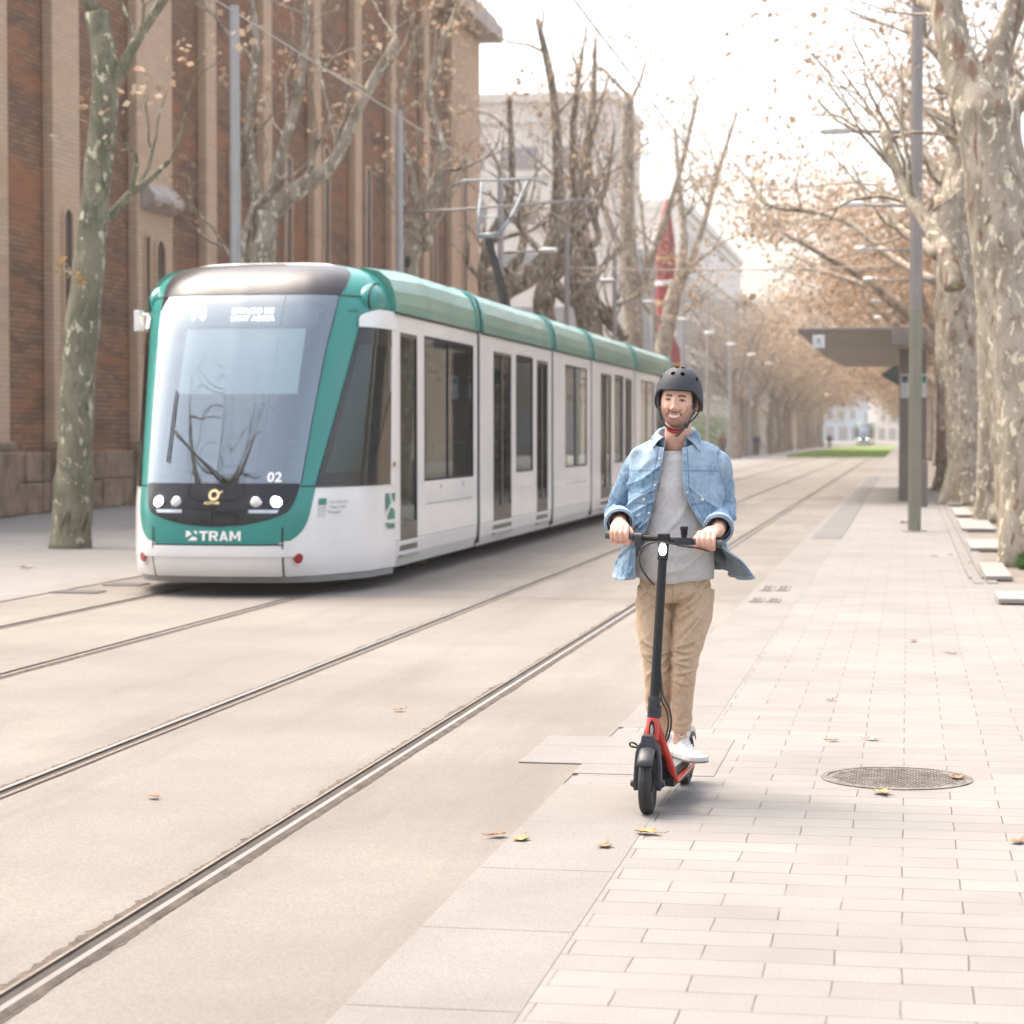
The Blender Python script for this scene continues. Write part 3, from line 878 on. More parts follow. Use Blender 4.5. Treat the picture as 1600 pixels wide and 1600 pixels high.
def block_text(txt, s0, z0, w, h, gap, mat, name, off):
    m_ = MB(); s_ = s0; k = 0
    for ch in txt:
        ww = w*(1.25 if ch == 'M' else 1)
        for poly in GLY[ch]:
            m_.add([nose(s_+u*ww/1.33, z0+v*h, off+.0004*(k % 5)) for u, v in poly], [tuple(range(len(poly)))]); k += 1
        s_ += (ww+gap)/1.33
    return m_.build(name, mat, tram)
block_text('TRAM', -.112, .548, .088, .094, .012, M_lettw, 'tram_lettering', .016)
mb = MB()
for poly in (((-.215, .645), (-.150, .645), (-.175, .615)), ((-.215, .548), (-.175, .585), (-.150, .548)), ((-.215, .635), (-.215, .57), (-.185, .60)), ((-.120, .645), (-.145, .645), (-.168, .602), (-.120, .548), (-.140, .548))):
    pass
def xmark(fn, parent, mat, name):
    """Four bold wedges meeting in an X."""
    m_ = MB()
    for poly in (((0, 1), (.30, 1), (.55, .62), (.18, .42), (0, .30)), ((.66, 1), (1, 1), (1, .62), (.80, .76)), ((.16, 0), (.62, .46), (1, .30), (1, 0))):
        m_.add([fn(u, v) for u, v in poly], [tuple(range(len(poly)))])
    return m_.build(name, mat, parent)
xmark(lambda u, v: nose(-.215+u*.085, .548+v*.094, .016), tram, M_lettw, 'cross_mark')
nose_text('02', .365, 1.115, .13, M_lettw, 'fleet_number', off=.019, bold=.003, xs=1.1, spacing=1.05)
# gold ring badge
mb = MB()
for k in range(24):
    a0, a1 = 2*PI*k/24, 2*PI*(k+1)/24
    mb.add([nose(-.015+r*math.cos(a)/1.33, .985+r*math.sin(a), .020) for r, a in ((.030, a0), (.055, a0), (.055, a1), (.030, a1))], [(0, 1, 2, 3)])
mb.add([nose(s, z, .020) for s, z in ((.01, 1.0), (.045, 1.03), (.045, 1.012), (.015, .985))], [(0, 1, 2, 3)])
mb.build('ring_badge', M_gold, tram)
nose_text('ALSTOM', -.085, .895, .040, M_gold, 'badge_lettering', off=.020, bold=.001)
# destination display behind the glass
mb = MB(); patch(mb, lin(2.70, 2.96, 4), lambda z: -.60, lambda z: .60, -.05, 24); mb.build('destination_display', plain('display_dark', (.10, .13, .14), .4), tram, smooth=True)
block_text('T4', -.435, 2.76, .085, .125, .022, M_led, 'display_text', -.040)
nose_text('ESTACIO DE', -.085, 2.825, .080, M_led, 'display_text', off=-.040, bold=.0)
nose_text('SANT ADRIA', -.085, 2.745, .080, M_led, 'display_text', off=-.040, bold=.0)
mb = MB(); patch(mb, lin(2.02, 2.69, 4), lambda z: -.46, lambda z: .53, -.09, 24); mb.build('roller_blind', M_blind, tram, smooth=True)
# wiper
mb = MB()
pth = [nose(.02+(-.40-.02)*t, 1.12+(1.62-1.12)*t, .045) for t in (0, .25, .5, .75, 1)]
mb.tube(pth, .012, 6)
mb.tube([nose(-.415+.0*t, 1.30+t*.70, .035) for t in lin(0, 1, 5)], .009, 6)
mb.tube([nose(.06+(-.36-.06)*t, 1.12+(1.55-1.12)*t, .045) for t in (0, .5, 1)], .006, 6)
mb.build('wiper', M_rubber, tram, smooth=True)
# cab interior
mb = MB(); mb.box(CX-1.05, CX+1.05, 22.0, 22.5, .3, 1.08); mb.prism([(21.55, 1.0), (22.5, 1.0), (22.5, 1.14), (21.75, 1.10)], lambda p: (CX-.85, p[0], p[1]), lambda p: (CX+.85, p[0], p[1]))
mb.build('dashboard', M_intdark, tram, bevel=.02)
mb = MB(); mb.box(CX-1.2, CX+1.2, 23.04, 23.08, .3, 1.3); mb.box(CX-1.2, CX-.5, 23.04, 23.08, 1.3, 2.8); mb.box(CX+.5, CX+1.2, 23.04, 23.08, 1.3, 2.8)
mb.build('cab_partition', M_interior, tram)
dr = MB()
sx = CX-.05
dr.loft([[(sx+math.cos(a)*w, 22.72+math.sin(a)*d, z) for a in [2*PI*k/14 for k in range(14)]] for z, w, d in ((1.0, .26, .10), (1.3, .27, .10), (1.6, .23, .08), (1.68, .12, .05))])
dr.loft([[(sx+math.cos(a)*w, 22.74+math.sin(a)*d, z) for a in [2*PI*k/12 for k in range(12)]] for z, w, d in ((1.70, .11, .05), (1.85, .12, .05), (1.92, .09, .04))])
dr.build('driver_seat', M_intdark, tram, smooth=True)
# left mirror
mb = MB(); mb.obox((CX-1.385, 22.7, 2.78), (.07, .14, .22)); mb.tube([(CX-1.27, 22.7, 2.84), (CX-1.37, 22.7, 2.84)], .02, 8)
mb.build('wing_mirror', M_twhite, tram, bevel=.02)

# body sections
SX = 1.325
def side_wall(mb, sg, y0, y1, ops, zb=.45, zt=2.86, th=.05, mi=0):
    """Wall boxes round the openings (ya, yb, za, zb), butted end to end."""
    xo = CX+sg*SX; xi = CX+sg*(SX-th)
    a, b = min(xo, xi), max(xo, xi)
    y = y0
    for (ya, yb, za, zc) in ops:
        if ya > y: mb.box(a, b, y, ya, zb, zt, mi)
        if za > zb: mb.box(a, b, ya, yb, zb, za, mi)
        if zc < zt: mb.box(a, b, ya, yb, zc, zt, mi)
        y = yb
    if y1 > y: mb.box(a, b, y, y1, zb, zt, mi)
def roof_prof(sg_all=False):
    half = [(SX+.012, 2.865), (SX+.014, 2.98), (SX-.008, 3.12), (SX-.06, 3.26), (SX-.17, 3.36), (SX-.34, 3.405), (SX-.42, 3.38), (0, 3.40)]
    return [(-x, z) for x, z in half]+[(x, z) for x, z in reversed(half[:-1])]
def section(y0, y1, wins, doors, name):
    ops = sorted([w for w in wins]+[(a, b, .34, 2.66) for a, b in doors])
    for sg in (1, -1):
        mb = MB(); side_wall(mb, sg, y0, y1, ops)
        segs = []; y = y0
        for (a, b) in doors: segs.append((y, a)); y = b
        segs.append((y, y1))
        mb.loft([[(CX+sg*(SX-.05), yy, .45), (CX+sg*SX, yy, .45), (CX+sg*(SX-.015), yy, .30), (CX+sg*(SX-.06), yy, .17), (CX+sg*(SX-.10), yy, .17)] for yy in (y0, y1)])
        w = mb.build('side_wall', M_twhite, tram, bevel=.012)
    # dark recessed edge of every panel joint, floor, ceiling
    mb = MB(); mb.box(CX-SX+.06, CX+SX-.06, y0, y1, .28, .33); mb.box(CX-SX+.06, CX+SX-.06, y0, y1, 2.72, 2.78)
    mb.build('floor_and_ceiling', M_interior, w)
    rp = roof_prof(); n = len(rp)
    mb = MB(); ys = [y0+.02, y1-.02]
    zf = (lambda y_, z_: z_ if y_ > 24 or z_ < 2.9 else 2.865+(z_-2.865)*.87)
    if name == 'a': ys = [ys[0], ys[0]+1.5, ys[1]]
    for q_ in range(len(ys)-1):
      for i in range(n-1):
        mi = 0 if (i < 5 or i > n-7) else 1
        a_, b_ = ys[q_], ys[q_+1]; mb.add([(CX+rp[i][0], a_, zf(a_, rp[i][1])), (CX+rp[i+1][0], a_, zf(a_, rp[i+1][1])), (CX+rp[i+1][0], b_, zf(b_, rp[i+1][1])), (CX+rp[i][0], b_, zf(b_, rp[i][1]))], [(0, 1, 2, 3)], mi)
    for yy in (ys[0], ys[-1]): mb.add([(CX+x, yy, zf(yy, z)) for x, z in rp], [tuple(range(n))], 0)
    rf = mb.build('roof', [M_teal_roof, M_roof_pale], tram, smooth=True, angle=50)
    for yy in ((y0+.06, y1-.06) if name != 'a' else (y1-.06,)):   # raised teal end hoops
        mb = MB()
        for e in (-.06, .06):
            pass
        o = [(CX+x, yy-.055, z+.001) for x, z in rp]; p = [(CX+x, yy+.055, z+.001) for x, z in rp]
        o2 = [(CX+x*1.012, yy-.045, z+.014) for x, z in rp]; p2 = [(CX+x*1.012, yy+.045, z+.014) for x, z in rp]
        mb.loft([o, o2, p2, p], closed=False, cap=False)
        mb.build('roof_hoop', M_teal, rf, smooth=True, angle=60)
    for sg in (1, -1):
        mb = MB(); x = CX+sg*(SX+.004); mb.box(min(x, x+sg*.02), max(x, x+sg*.02), y0, y1, 2.845, 2.868)
        mb.build('gutter', M_rubber, rf)
    for (ya, yb, za, zb) in wins:
        for sg in (1, -1):
            x = CX+sg*(SX-.018)
            fr = MB()
            t = .022
            xa, xb = sorted((x-.012*sg, x+.012*sg))
            fr.box(xa, xb, ya, yb, za, za+t); fr.box(xa, xb, ya, yb, zb-t, zb); fr.box(xa, xb, ya, ya+t, za+t, zb-t); fr.box(xa, xb, yb-t, yb, za+t, zb-t)
            if yb-ya > 2.2: ym = ya+(yb-ya)*.46; fr.box(xa, xb, ym, ym+.03, za+t, zb-t)
            f = fr.build('window', M_rubber, tram)
            g = MB(); g.add([(x, ya, za), (x, yb, za), (x, yb, zb), (x, ya, zb)], [(0, 1, 2, 3)]); g.build('pane', M_sideglass, f)
    for (ya, yb) in doors:
        for sg in (1, -1):
            x = CX+sg*(SX-.02); xa, xb = sorted((x-.015*sg, x+.015*sg)); fr = MB(); t = .035
            nleaf = 2 if yb-ya > 1 else 1
            for q in range(nleaf):
                a = ya+(yb-ya)*q/nleaf; b = ya+(yb-ya)*(q+1)/nleaf
                fr.box(xa, xb, a, b, .34, .34+.30); fr.box(xa, xb, a, b, 2.66-t, 2.66)
                fr.box(xa, xb, a, a+t, .64, 2.66-t); fr.box(xa, xb, b-t, b, .64, 2.66-t)
            d = fr.build('door', [M_tdoor], tram)
            g = MB(); g.add([(x, ya, .64), (x, yb, .64), (x, yb, 2.64), (x, ya, 2.64)], [(0, 1, 2, 3)]); g.build('pane', M_sideglass, d)
            hb = MB(); hb.tube([(x-sg*.06, (ya+yb)/2-.14, 1.25), (x-sg*.08, (ya+yb)/2-.14, 1.34), (x-sg*.06, (ya+yb)/2-.14, 1.46)], .035, 8)
            if nleaf == 2: hb.tube([(x-sg*.06, (ya+yb)/2+.24, 1.50), (x-sg*.06, (ya+yb)/2+.24, 1.62)], .025, 8)
            hb.build('door_handle', M_yellow, d, smooth=True)
            st = MB(); xs_ = sorted((CX+sg*(SX-.05), CX+sg*(SX+.02))); st.box(xs_[0], xs_[1], ya, yb, .27, .30); st.build('door_step', M_tgrey, d)
M_tdoor = plain('dark_door_frame', (0.07, 0.065, 0.06), .4)
W0, W1 = 1.06, 2.68
section(22.95, 27.55, [(24.42, 27.32, W0, W1)], [(23.22, 24.08)], 'a')
section(27.78, 33.50, [(30.36, 31.80, W0, W1)], [(28.65, 30.02), (32.12, 33.15)], 'b')
section(33.74, 37.75, [(34.85, 37.30, W0, W1)], [], 'c')
section(37.98, 43.90, [(40.85, 42.20, W0, W1)], [(39.0, 40.45), (42.45, 43.5)], 'd')
section(44.14, 51.40, [(44.95, 47.4, W0, W1), (47.8, 49.6, W0, W1)], [(50.0, 50.9)], 'e')
for (a, b) in ((27.55, 27.78), (33.50, 33.74), (37.75, 37.98), (43.90, 44.14)):
    mb = MB()
    for q in range(4):
        y_ = a-.02+(b-a+.04)*q/4; d = .035 if q % 2 else .012
        mb.box(CX-SX+d, CX+SX-d, y_, y_+(b-a+.04)/4, .22, 3.18-d)
    mb.build('bellows', M_rubber, tram)
# rear cab, mirrored simply as a closed end
mb = MB(); mb.loft([[(CX+x*k, yy, z) for x, z in [(-1.325, .2), (1.325, .2), (1.325, 2.86), (1.1, 3.2), (.8, 3.33), (-.8, 3.33), (-1.1, 3.2), (-1.325, 2.86)]] for yy, k in ((51.4, 1), (52.4, .95), (53.3, .7))])
mb.build('rear_cab', M_twhite, tram, bevel=.03)
# seats, poles
for yy in (25.0, 25.9, 26.8, 31.0, 35.2, 36.2, 37.1, 41.4, 45.5, 46.5, 48.4):
    for xs in (CX-.85, CX+.85):
        mb = MB(); mb.obox((xs, yy, .80), (.85, .42, .08)); mb.obox((xs, yy+.2, 1.15), (.85, .07, .70))
        mb.build('seat', M_seatgreen, tram, bevel=.02)
for yy in (24.2, 28.3, 30.2, 31.9, 33.3, 38.6, 40.6, 42.3):
    for xs in (CX-.45, CX+.45): MB().cyl((xs, yy, .33), (xs, yy, 2.72), .018, 8).build('grab_pole', M_yellow, tram)
# bogies and underframe
mb = MB()
for yy in (24.8, 35.7, 47.5):
    mb.box(CX-.95, CX+.95, yy-1.3, yy+1.3, .08, .27)
    for dy in (-.85, .85):
        for xs in (CX-.75, CX+.75): mb.cyl((xs-.06, yy+dy, .30), (xs+.06, yy+dy, .30), .29, 20)
for (a, b) in ((22.4, 27.5), (27.8, 33.5), (33.8, 37.7), (38, 43.9), (44.2, 52)): mb.box(CX-1.15, CX+1.15, a, b, .18, .275)
mb.build('underframe', M_rubber, tram)
# small lines and marks on the side
sidex = CX+SX+.003
def side_text(txt, y, z, size, mat, bold=0):
    vs, fs = text_geo(txt, size, bold); mb = MB(); mb.add([(sidex+.001, y+vx, z+vy) for vx, vy, _ in vs], fs); mb.build('side_lettering', mat, tram)
xmark(lambda u, v: nose(.944+u*.046, .70+v*.27, .012), tram, M_lettg, 'cross_mark')
vs, fs = text_geo('TRAM', .085, .003); mb = MB(); mb.add([nose(.944+vx*.20, .60+vy, .012) for vx, vy, _ in vs], fs); mb.build('side_lettering', M_lettg, tram)
mb = MB(); mb.add([nose(s, z, .006) for s, z in ((.672, .95), (.700, .95), (.700, .885), (.672, .885))], [(0, 1, 2, 3)]); mb.build('green_square_mark', M_lettg, tram)
mb = MB(); mb.add([nose(s, z, .006) for s, z in ((.673, .875), (.699, .875), (.699, .77), (.673, .77))], [(0, 1, 2, 3)]); mb.build('grey_square_mark', M_lens, tram)
for k, (tx, z) in enumerate((('Area de Barcelona', .90), ('Transport Public', .85), ('Metropolita', .80))):
    vs, fs = text_geo(tx, .045); mb = MB(); mb.add([nose(.708+vx*.21, z+vy, .006) for vx, vy, _ in vs], fs); mb.build('side_lettering', M_lettgrey, tram)
for (a, b) in ((24.55, 27.2), (35.0, 37.2), (45.2, 47.2)): MB().box(sidex-.002, sidex+.002, a, b, .80, .812).build('panel_line', M_tgrey, tram)
for yy in (25.3, 26.6): MB().cyl((sidex-.004, yy, .99), (sidex+.006, yy, .99), .03, 12).build('hatch_lock', M_lens, tram)
# pantograph
mb = MB()
mb.tube([(CX+.0, 37.4, 3.42), (CX+.02, 36.3, 4.10), (CX-.02, 35.4, 4.74)], [.10, .075, .055], 10)
pg = mb.build('pantograph', M_rubber, tram, smooth=True)
M_panto = plain('pantograph_grey', (0.20, 0.22, 0.24), .45, .5)
mb = MB()
mb.tube([(CX-.16, 35.4, 4.76), (CX+.18, 35.4, 4.78)], .045, 8)
mb.tube([(CX-.16, 35.4, 4.76), (CX-.26, 35.9, 5.2), (CX-.28, 36.3, 5.72)], .026, 8)
mb.tube([(CX+.18, 35.4, 4.78), (CX+.30, 35.9, 5.15), (CX+.48, 36.3, 5.72)], .026, 8)
mb.tube([(CX-.24, 35.75, 5.1), (CX+.30, 35.75, 5.08)], .014, 6)
mb.tube([(CX-.80, 36.35, 5.66), (CX-.6, 36.35, 5.76), (CX+.6, 36.35, 5.76), (CX+.80, 36.35, 5.66)], .022, 8)
mb.build('pantograph_head', M_panto, pg, smooth=True)
mb = MB(); mb.box(CX-.5, CX+.5, 36.2, 37.7, 3.32, 3.42); mb.build('pantograph_base', M_tgrey, pg)
# ------------------------------------------------------------------ trees
CM = cam.matrix_basis.to_3x3() if False else Matrix.Rotation(0.1746678, 3, 'Z') @ Matrix.Rotation(PI/2-0.0345577, 3, 'X')
def at(px, py, Y):
    """World point seen in the photograph at px, py if it stands Y metres down the street."""
    r = CM @ Vector((px-800, -(py-800), -3500))
    t = Y/r.y
    return Vector((r.x*t, Y, CAM_H+r.z*t))

def bark_mat(name, base, tan, cream, dark, creamth=0.60, darkth=0.30):
    m, n, b = new_mat(name)
    v = coords(n, (1, 1, .45))
    g = n.nodes.new('ShaderNodeNewGeometry')
    f1 = noise_tex(n, v, 3.2, 6, 0.65, 1.0)
    v2 = coords(n, (1, 1, .6), loc=(3, 5, 9))
    f2 = noise_tex(n, v2, 9.0, 4, 0.55, 0.5)
    v3 = coords(n, (1, 1, .35), loc=(13, 1, 4))
    f3 = noise_tex(n, v3, 5.0, 5, 0.6, 0.8)
    c = mixc(n, ramp(n, f1, [(0.42, (0, 0, 0)), (0.56, (1, 1, 1))]), base, tan)
    c = mixc(n, ramp(n, f2, [(creamth, (0, 0, 0)), (creamth+.03, (1, 1, 1))]), c, cream)
    c = mixc(n, ramp(n, f3, [(darkth, (1, 1, 1)), (darkth+.08, (0, 0, 0))]), c, dark)
    f4 = noise_tex(n, coords(n, (1, 1, .5)), 45, 4, 0.7)
    c = mixc(n, 0.35, c, ramp(n, f4, [(0.3, (0.25,)*3), (0.7, (0.75,)*3)]), 'OVERLAY')
    n.links.new(c, b.inputs['Base Color'])
    b.inputs['Roughness'].default_value = 0.9
    bump(n, b, f1, 0.6, 0.03)
    return m
M_bark_green = bark_mat('mossy_plane_bark', (0.115, 0.115, 0.07), (0.21, 0.19, 0.13), (0.50, 0.47, 0.34), (0.07, 0.06, 0.04), .60, .33)
M_bark_tan = bark_mat('pale_plane_bark', (0.22, 0.185, 0.135), (0.36, 0.31, 0.245), (0.62, 0.56, 0.42), (0.17, 0.095, 0.06), .585, .36)
M_bark_mid = bark_mat('brown_plane_bark', (0.20, 0.165, 0.12), (0.34, 0.29, 0.23), (0.58, 0.53, 0.42), (0.13, 0.10, 0.07), .58, .33)
M_bark_knot = bark_mat('knotty_plane_bark', (0.15, 0.115, 0.08), (0.29, 0.235, 0.175), (0.55, 0.48, 0.36), (0.085, 0.06, 0.04), .57, .38)
M_bark_far = bark_mat('far_plane_bark', (0.24, 0.19, 0.15), (0.33, 0.27, 0.22), (0.50, 0.44, 0.37), (0.15, 0.11, 0.09), .62, .30)

def leaf_mat(name, c1, c2, c3):
    m = bpy.data.materials.new(name); m.use_nodes = True
    n = m.node_tree; b = n.nodes['Principled BSDF']; out = n.nodes['Material Output']
    g = n.nodes.new('ShaderNodeNewGeometry')
    c = ramp(n, g.outputs['Random Per Island'], [(0.0, c1), (0.5, c2), (1.0, c3)])
    n.links.new(c, b.inputs['Base Color']); b.inputs['Roughness'].default_value = 0.7
    tl = n.nodes.new('ShaderNodeBsdfTranslucent'); n.links.new(c, tl.inputs[0])
    mx = n.nodes.new('ShaderNodeMixShader'); mx.inputs[0].default_value = 0.6
    n.links.new(b.outputs[0], mx.inputs[1]); n.links.new(tl.outputs[0], mx.inputs[2]); n.links.new(mx.outputs[0], out.inputs[0])
    return m
M_leaf = leaf_mat('dry_brown_leaves', (0.28, 0.185, 0.12), (0.40, 0.29, 0.20), (0.50, 0.39, 0.30))
M_leaf_yel = leaf_mat('yellowing_leaves', (0.36, 0.22, 0.06), (0.45, 0.30, 0.10), (0.35, 0.20, 0.08))
M_leaf_grn = leaf_mat('green_leaves', (0.05, 0.12, 0.03), (0.09, 0.18, 0.05), (0.12, 0.20, 0.06))

def limb(mb, pts, r0, r1, n=10, knob=0.12, seed=0, per=4):
    """A gnarly limb through pts; returns the smoothed path with radii."""
    sp = smooth_path([tuple(p) for p in pts], per)
    N = len(sp); out = []; rad = []
    for i, p in enumerate(sp):
        t = i/(N-1); r = r0+(r1-r0)*t
        r *= 1+knob*noise.noise((seed*3.1+i*.55, seed, 1.7))*1.6
        out.append(Vector(p)); rad.append(max(.01, r))
    mb.tube(out, rad, n)
    return list(zip(out, rad))

def twigs(mb, p, d, r, L, depth, rnd, tips, bias=Vector((0, 0, .35)), kids=3, spread=.7):
    pts = [p.copy()]; rad = [r]; dd = d.copy(); seg = 4
    for k in range(seg):
        dd = (dd+Vector((rnd.gauss(0, .22), rnd.gauss(0, .22), rnd.gauss(0, .18)))+bias*.22).normalized()
        pts.append(pts[-1]+dd*(L/seg)); rad.append(r*(1-.6*(k+1)/seg))
    mb.tube(pts, rad, 6 if r > .06 else 4 if r > .02 else 3, cap=False)
    if depth == 0:
        tips.append((pts[-1], dd)); tips.append((pts[2], dd)); return
    for k in range(kids+(1 if rnd.random() < .4 else 0)):
        i = rnd.choice((2, 3, 4)); 
        if k == 0: i = 4
        u = Vector((rnd.gauss(0, 1), rnd.gauss(0, 1), rnd.gauss(.25, .7))).normalized()
        twigs(mb, pts[i], (dd*(1-spread*.55)+u*spread).normalized(), rad[i]*.78, L*rnd.uniform(.55, .8), depth-1, rnd, tips, bias, kids, spread)

def leaves(tips, per, spread, size, rnd, droop=0):
    mb = MB()
    vs = []; fs = []
    for (p, d) in tips:
        for k in range(per):
            c = p+Vector((rnd.gauss(0, spread), rnd.gauss(0, spread), rnd.gauss(-droop, spread*.8)))
            a = Vector((rnd.gauss(0, 1), rnd.gauss(0, 1), rnd.gauss(0, .7))).normalized()
            b = a.orthogonal().normalized(); s = size*rnd.uniform(.6, 1.3)
            b = (b*math.cos(rnd.random()*6)+a.cross(b)*math.sin(rnd.random()*6)).normalized()
            i = len(vs); vs += [c-a*s*.5, c+b*s*.38+a*s*.05, c+a*s*.5, c-b*s*.38+a*s*.05]; fs.append((i, i+1, i+2, i+3))
    mb.add(vs, fs)
    return mb

def finish_tree(root, wood, crown_wood, lv, bark, lmat):
    t = wood.build('trunk', bark, root, smooth=True, recalc=False)
    c = crown_wood.build('crown', bark, root, smooth=True, recalc=False)
    if lv is not None and lv.f: lv.build('leaves', lmat, c, recalc=False)
    return root

def trunk_flare(mb, base, top, r0, r1, n=28, seed=1, steps=26, rough=.07, flare=.35):
    """A big lumpy trunk with root flare."""
    rings = []
    for i in range(steps+1):
        t = i/steps; c = Vector([cr([(0, b[0]), (1, b[1])], t) for b in zip(base, top)]) if not isinstance(base, list) else None
        z = c.z; r = r0+(r1-r0)*t; r *= 1+flare*math.exp(-t*9)
        ring_ = []
        for k in range(n):
            a = 2*PI*k/n
            q = 1+rough*2.0*noise.noise((math.cos(a)*1.6+seed, math.sin(a)*1.6, z*.9))+rough*1.2*noise.noise((math.cos(a)*4+seed*3, math.sin(a)*4, z*2.6))+flare*.5*math.exp(-t*10)*math.sin(a*5+seed)
            ring_.append(c+Vector((math.cos(a)*r*q, math.sin(a)*r*q, 0)))
        rings.append(ring_)
    mb.loft(rings)

# hand-shaped trees of the left row, near to far
def left_tree(label, limbs_, rad, seed, bark, whips=6, depth=3, wl=1.5, lv=3, name='plane_tree'):
    rnd = random.Random(seed)
    base = limbs_[0][0]
    root = empty(name, (base.x, base.y, 0)); tag(root, label, 'tree', 'plane trees along the avenue')
    wood = MB(); cw = MB(); tips = []
    for k, pts in enumerate(limbs_):
        path = limb(wood if k == 0 else cw, pts, rad[k][0], rad[k][1], 18 if k == 0 else 12, .10, seed+k, 6 if k == 0 else 4)
        N = len(path)
        for q in range(whips if k else max(2, whips//2)):
            i = int(N*rnd.uniform(.6 if k == 0 else .35, 1)) if q else N-1
            i = min(i, N-1); p, r = path[i]
            d = Vector((rnd.gauss(0, .6), rnd.gauss(0, .6), rnd.uniform(.3, 1))).normalized()
            twigs(cw, p, d, max(.02, r*.42), wl*rnd.uniform(.7, 1.3), depth, rnd, tips, Vector((0, 0, .5)), 2, .55)
    L = leaves(rnd.sample(tips, min(len(tips), 260)), lv, .10, .13, rnd) if lv else None
    finish_tree(root, wood, cw, L, bark, M_leaf)
    return root
Y = 29.8
left_tree('mossy green plane trunk standing alone on the pavement left of the tram',
    [[at(110, 858, Y), at(114, 780, Y), at(118, 690, Y), at(124, 560, Y), at(137, 430, Y), at(152, 276, Y), at(165, 120, Y), at(150, 20, Y)],
     [at(160, 180, Y), at(215, 60, Y), at(300, -60, Y)], [at(150, 20, Y), at(90, -90, Y), at(60, -200, Y)]],
    [(.285, .16), (.11, .05), (.10, .05)], 11, M_bark_green, whips=5, wl=1.2)
Y = 38.9
left_tree('forked mottled plane tree rising behind the tram roof',
    [[at(404, 838, Y), at(404, 700, Y), at(404, 560, Y), at(404, 430, Y), at(412, 330, Y)],
     [at(410, 345, Y), at(440, 315, Y), at(475, 290, Y), at(520, 255, Y), at(560, 170, Y), at(620, 60, Y)],
     [at(410, 350, Y), at(398, 290, Y), at(388, 200, Y), at(400, 60, Y), at(380, -60, Y)],
     [at(420, 318, Y), at(440, 240, Y), at(470, 130, Y), at(480, 0, Y)]],
    [(.27, .27), (.22, .07), (.13, .05), (.12, .05)], 12, M_bark_mid, whips=6, wl=1.5)
Y = 52.0
left_tree('twisted pale plane tree with a dark hollow standing before the brick hall',
    [[at(640, 778, Y), at(638, 640, Y), at(636, 520, Y), at(637, 420, Y), at(648, 375, Y), at(652, 345, Y)],
     [at(650, 352, Y), at(662, 318, Y), at(682, 290, Y), at(690, 230, Y), at(670, 140, Y), at(700, 40, Y)],
     [at(652, 362, Y), at(668, 372, Y), at(664, 392, Y)],
     [at(655, 340, Y), at(640, 260, Y), at(625, 180, Y), at(640, 80, Y)]],
    [(.24, .26), (.20, .06), (.13, .10), (.11, .04)], 13, M_bark_tan, whips=5, wl=1.6)
mb = MB(); c = at(637, 409, 51.75); mb.ball(c, (.075, .05, .14), 8); hol = mb.build('knot_hole', M_rubber, [o for o in COL.objects if o.name.startswith('plane_tree') and o.type == 'EMPTY'][-1], smooth=True)
Y = 62.5
left_tree('big gnarled plane tree behind the pantograph with a heavy limb reaching right',
    [[at(772, 760, Y), at(770, 620, Y), at(768, 520, Y), at(775, 450, Y), at(790, 425, Y)],
     [at(775, 455, Y), at(810, 440, Y), at(845, 415, Y), at(862, 385, Y), at(868, 345, Y), at(872, 276, Y), at(865, 150, Y), at(840, 30, Y)],
     [at(770, 480, Y), at(757, 440, Y), at(765, 380, Y), at(788, 330, Y), at(800, 276, Y), at(795, 150, Y)],
     [at(852, 410, Y), at(880, 360, Y), at(905, 290, Y), at(930, 180, Y)]],
    [(.50, .46), (.36, .08), (.25, .07), (.12, .04)], 14, M_bark_knot, whips=5, wl=1.9)
Y = 74.0
left_tree('plane tree with a bent reddish limb between the two lamp posts behind the tram',
    [[at(862, 745, Y), at(858, 600, Y), at(852, 520, Y), at(850, 470, Y), at(862, 430, Y), at(880, 400, Y)],
     [at(880, 405, Y), at(892, 360, Y), at(898, 300, Y), at(895, 200, Y), at(910, 80, Y)],
     [at(860, 440, Y), at(895, 470, Y), at(925, 440, Y), at(935, 432, Y)],
     [at(885, 395, Y), at(915, 350, Y), at(945, 300, Y), at(960, 200, Y)]],
    [(.44, .34), (.26, .06), (.26, .10), (.13, .04)], 15, M_bark_knot, whips=5, wl=2.0)
Y = 86.0
left_tree('stout pollarded plane tree with knobbly forks behind the third tram section',
    [[at(930, 735, Y), at(928, 600, Y), at(920, 500, Y), at(912, 440, Y), at(915, 390, Y)],
     [at(915, 400, Y), at(908, 350, Y), at(903, 290, Y), at(925, 180, Y), at(930, 60, Y)],
     [at(918, 460, Y), at(950, 500, Y), at(978, 530, Y)],
     [at(915, 390, Y), at(935, 370, Y), at(925, 330, Y), at(920, 250, Y), at(950, 120, Y)]],
    [(.54, .48), (.32, .07), (.32, .20), (.17, .05)], 16, M_bark_knot, whips=5, wl=2.2)
Y = 99.0
left_tree('tall straight pale plane tree above the fourth tram section',
    [[at(1000, 730, Y), at(995, 600, Y), at(988, 480, Y), at(982, 380, Y), at(980, 276, Y), at(982, 150, Y)],
     [at(990, 470, Y), at(1012, 420, Y), at(1030, 370, Y), at(1060, 276, Y), at(1090, 150, Y)],
     [at(985, 420, Y), at(965, 380, Y), at(945, 330, Y), at(925, 276, Y), at(910, 150, Y)]],
    [(.50, .27), (.25, .08), (.20, .07)], 17, M_bark_tan, whips=8, wl=2.4)
Y = 112.0
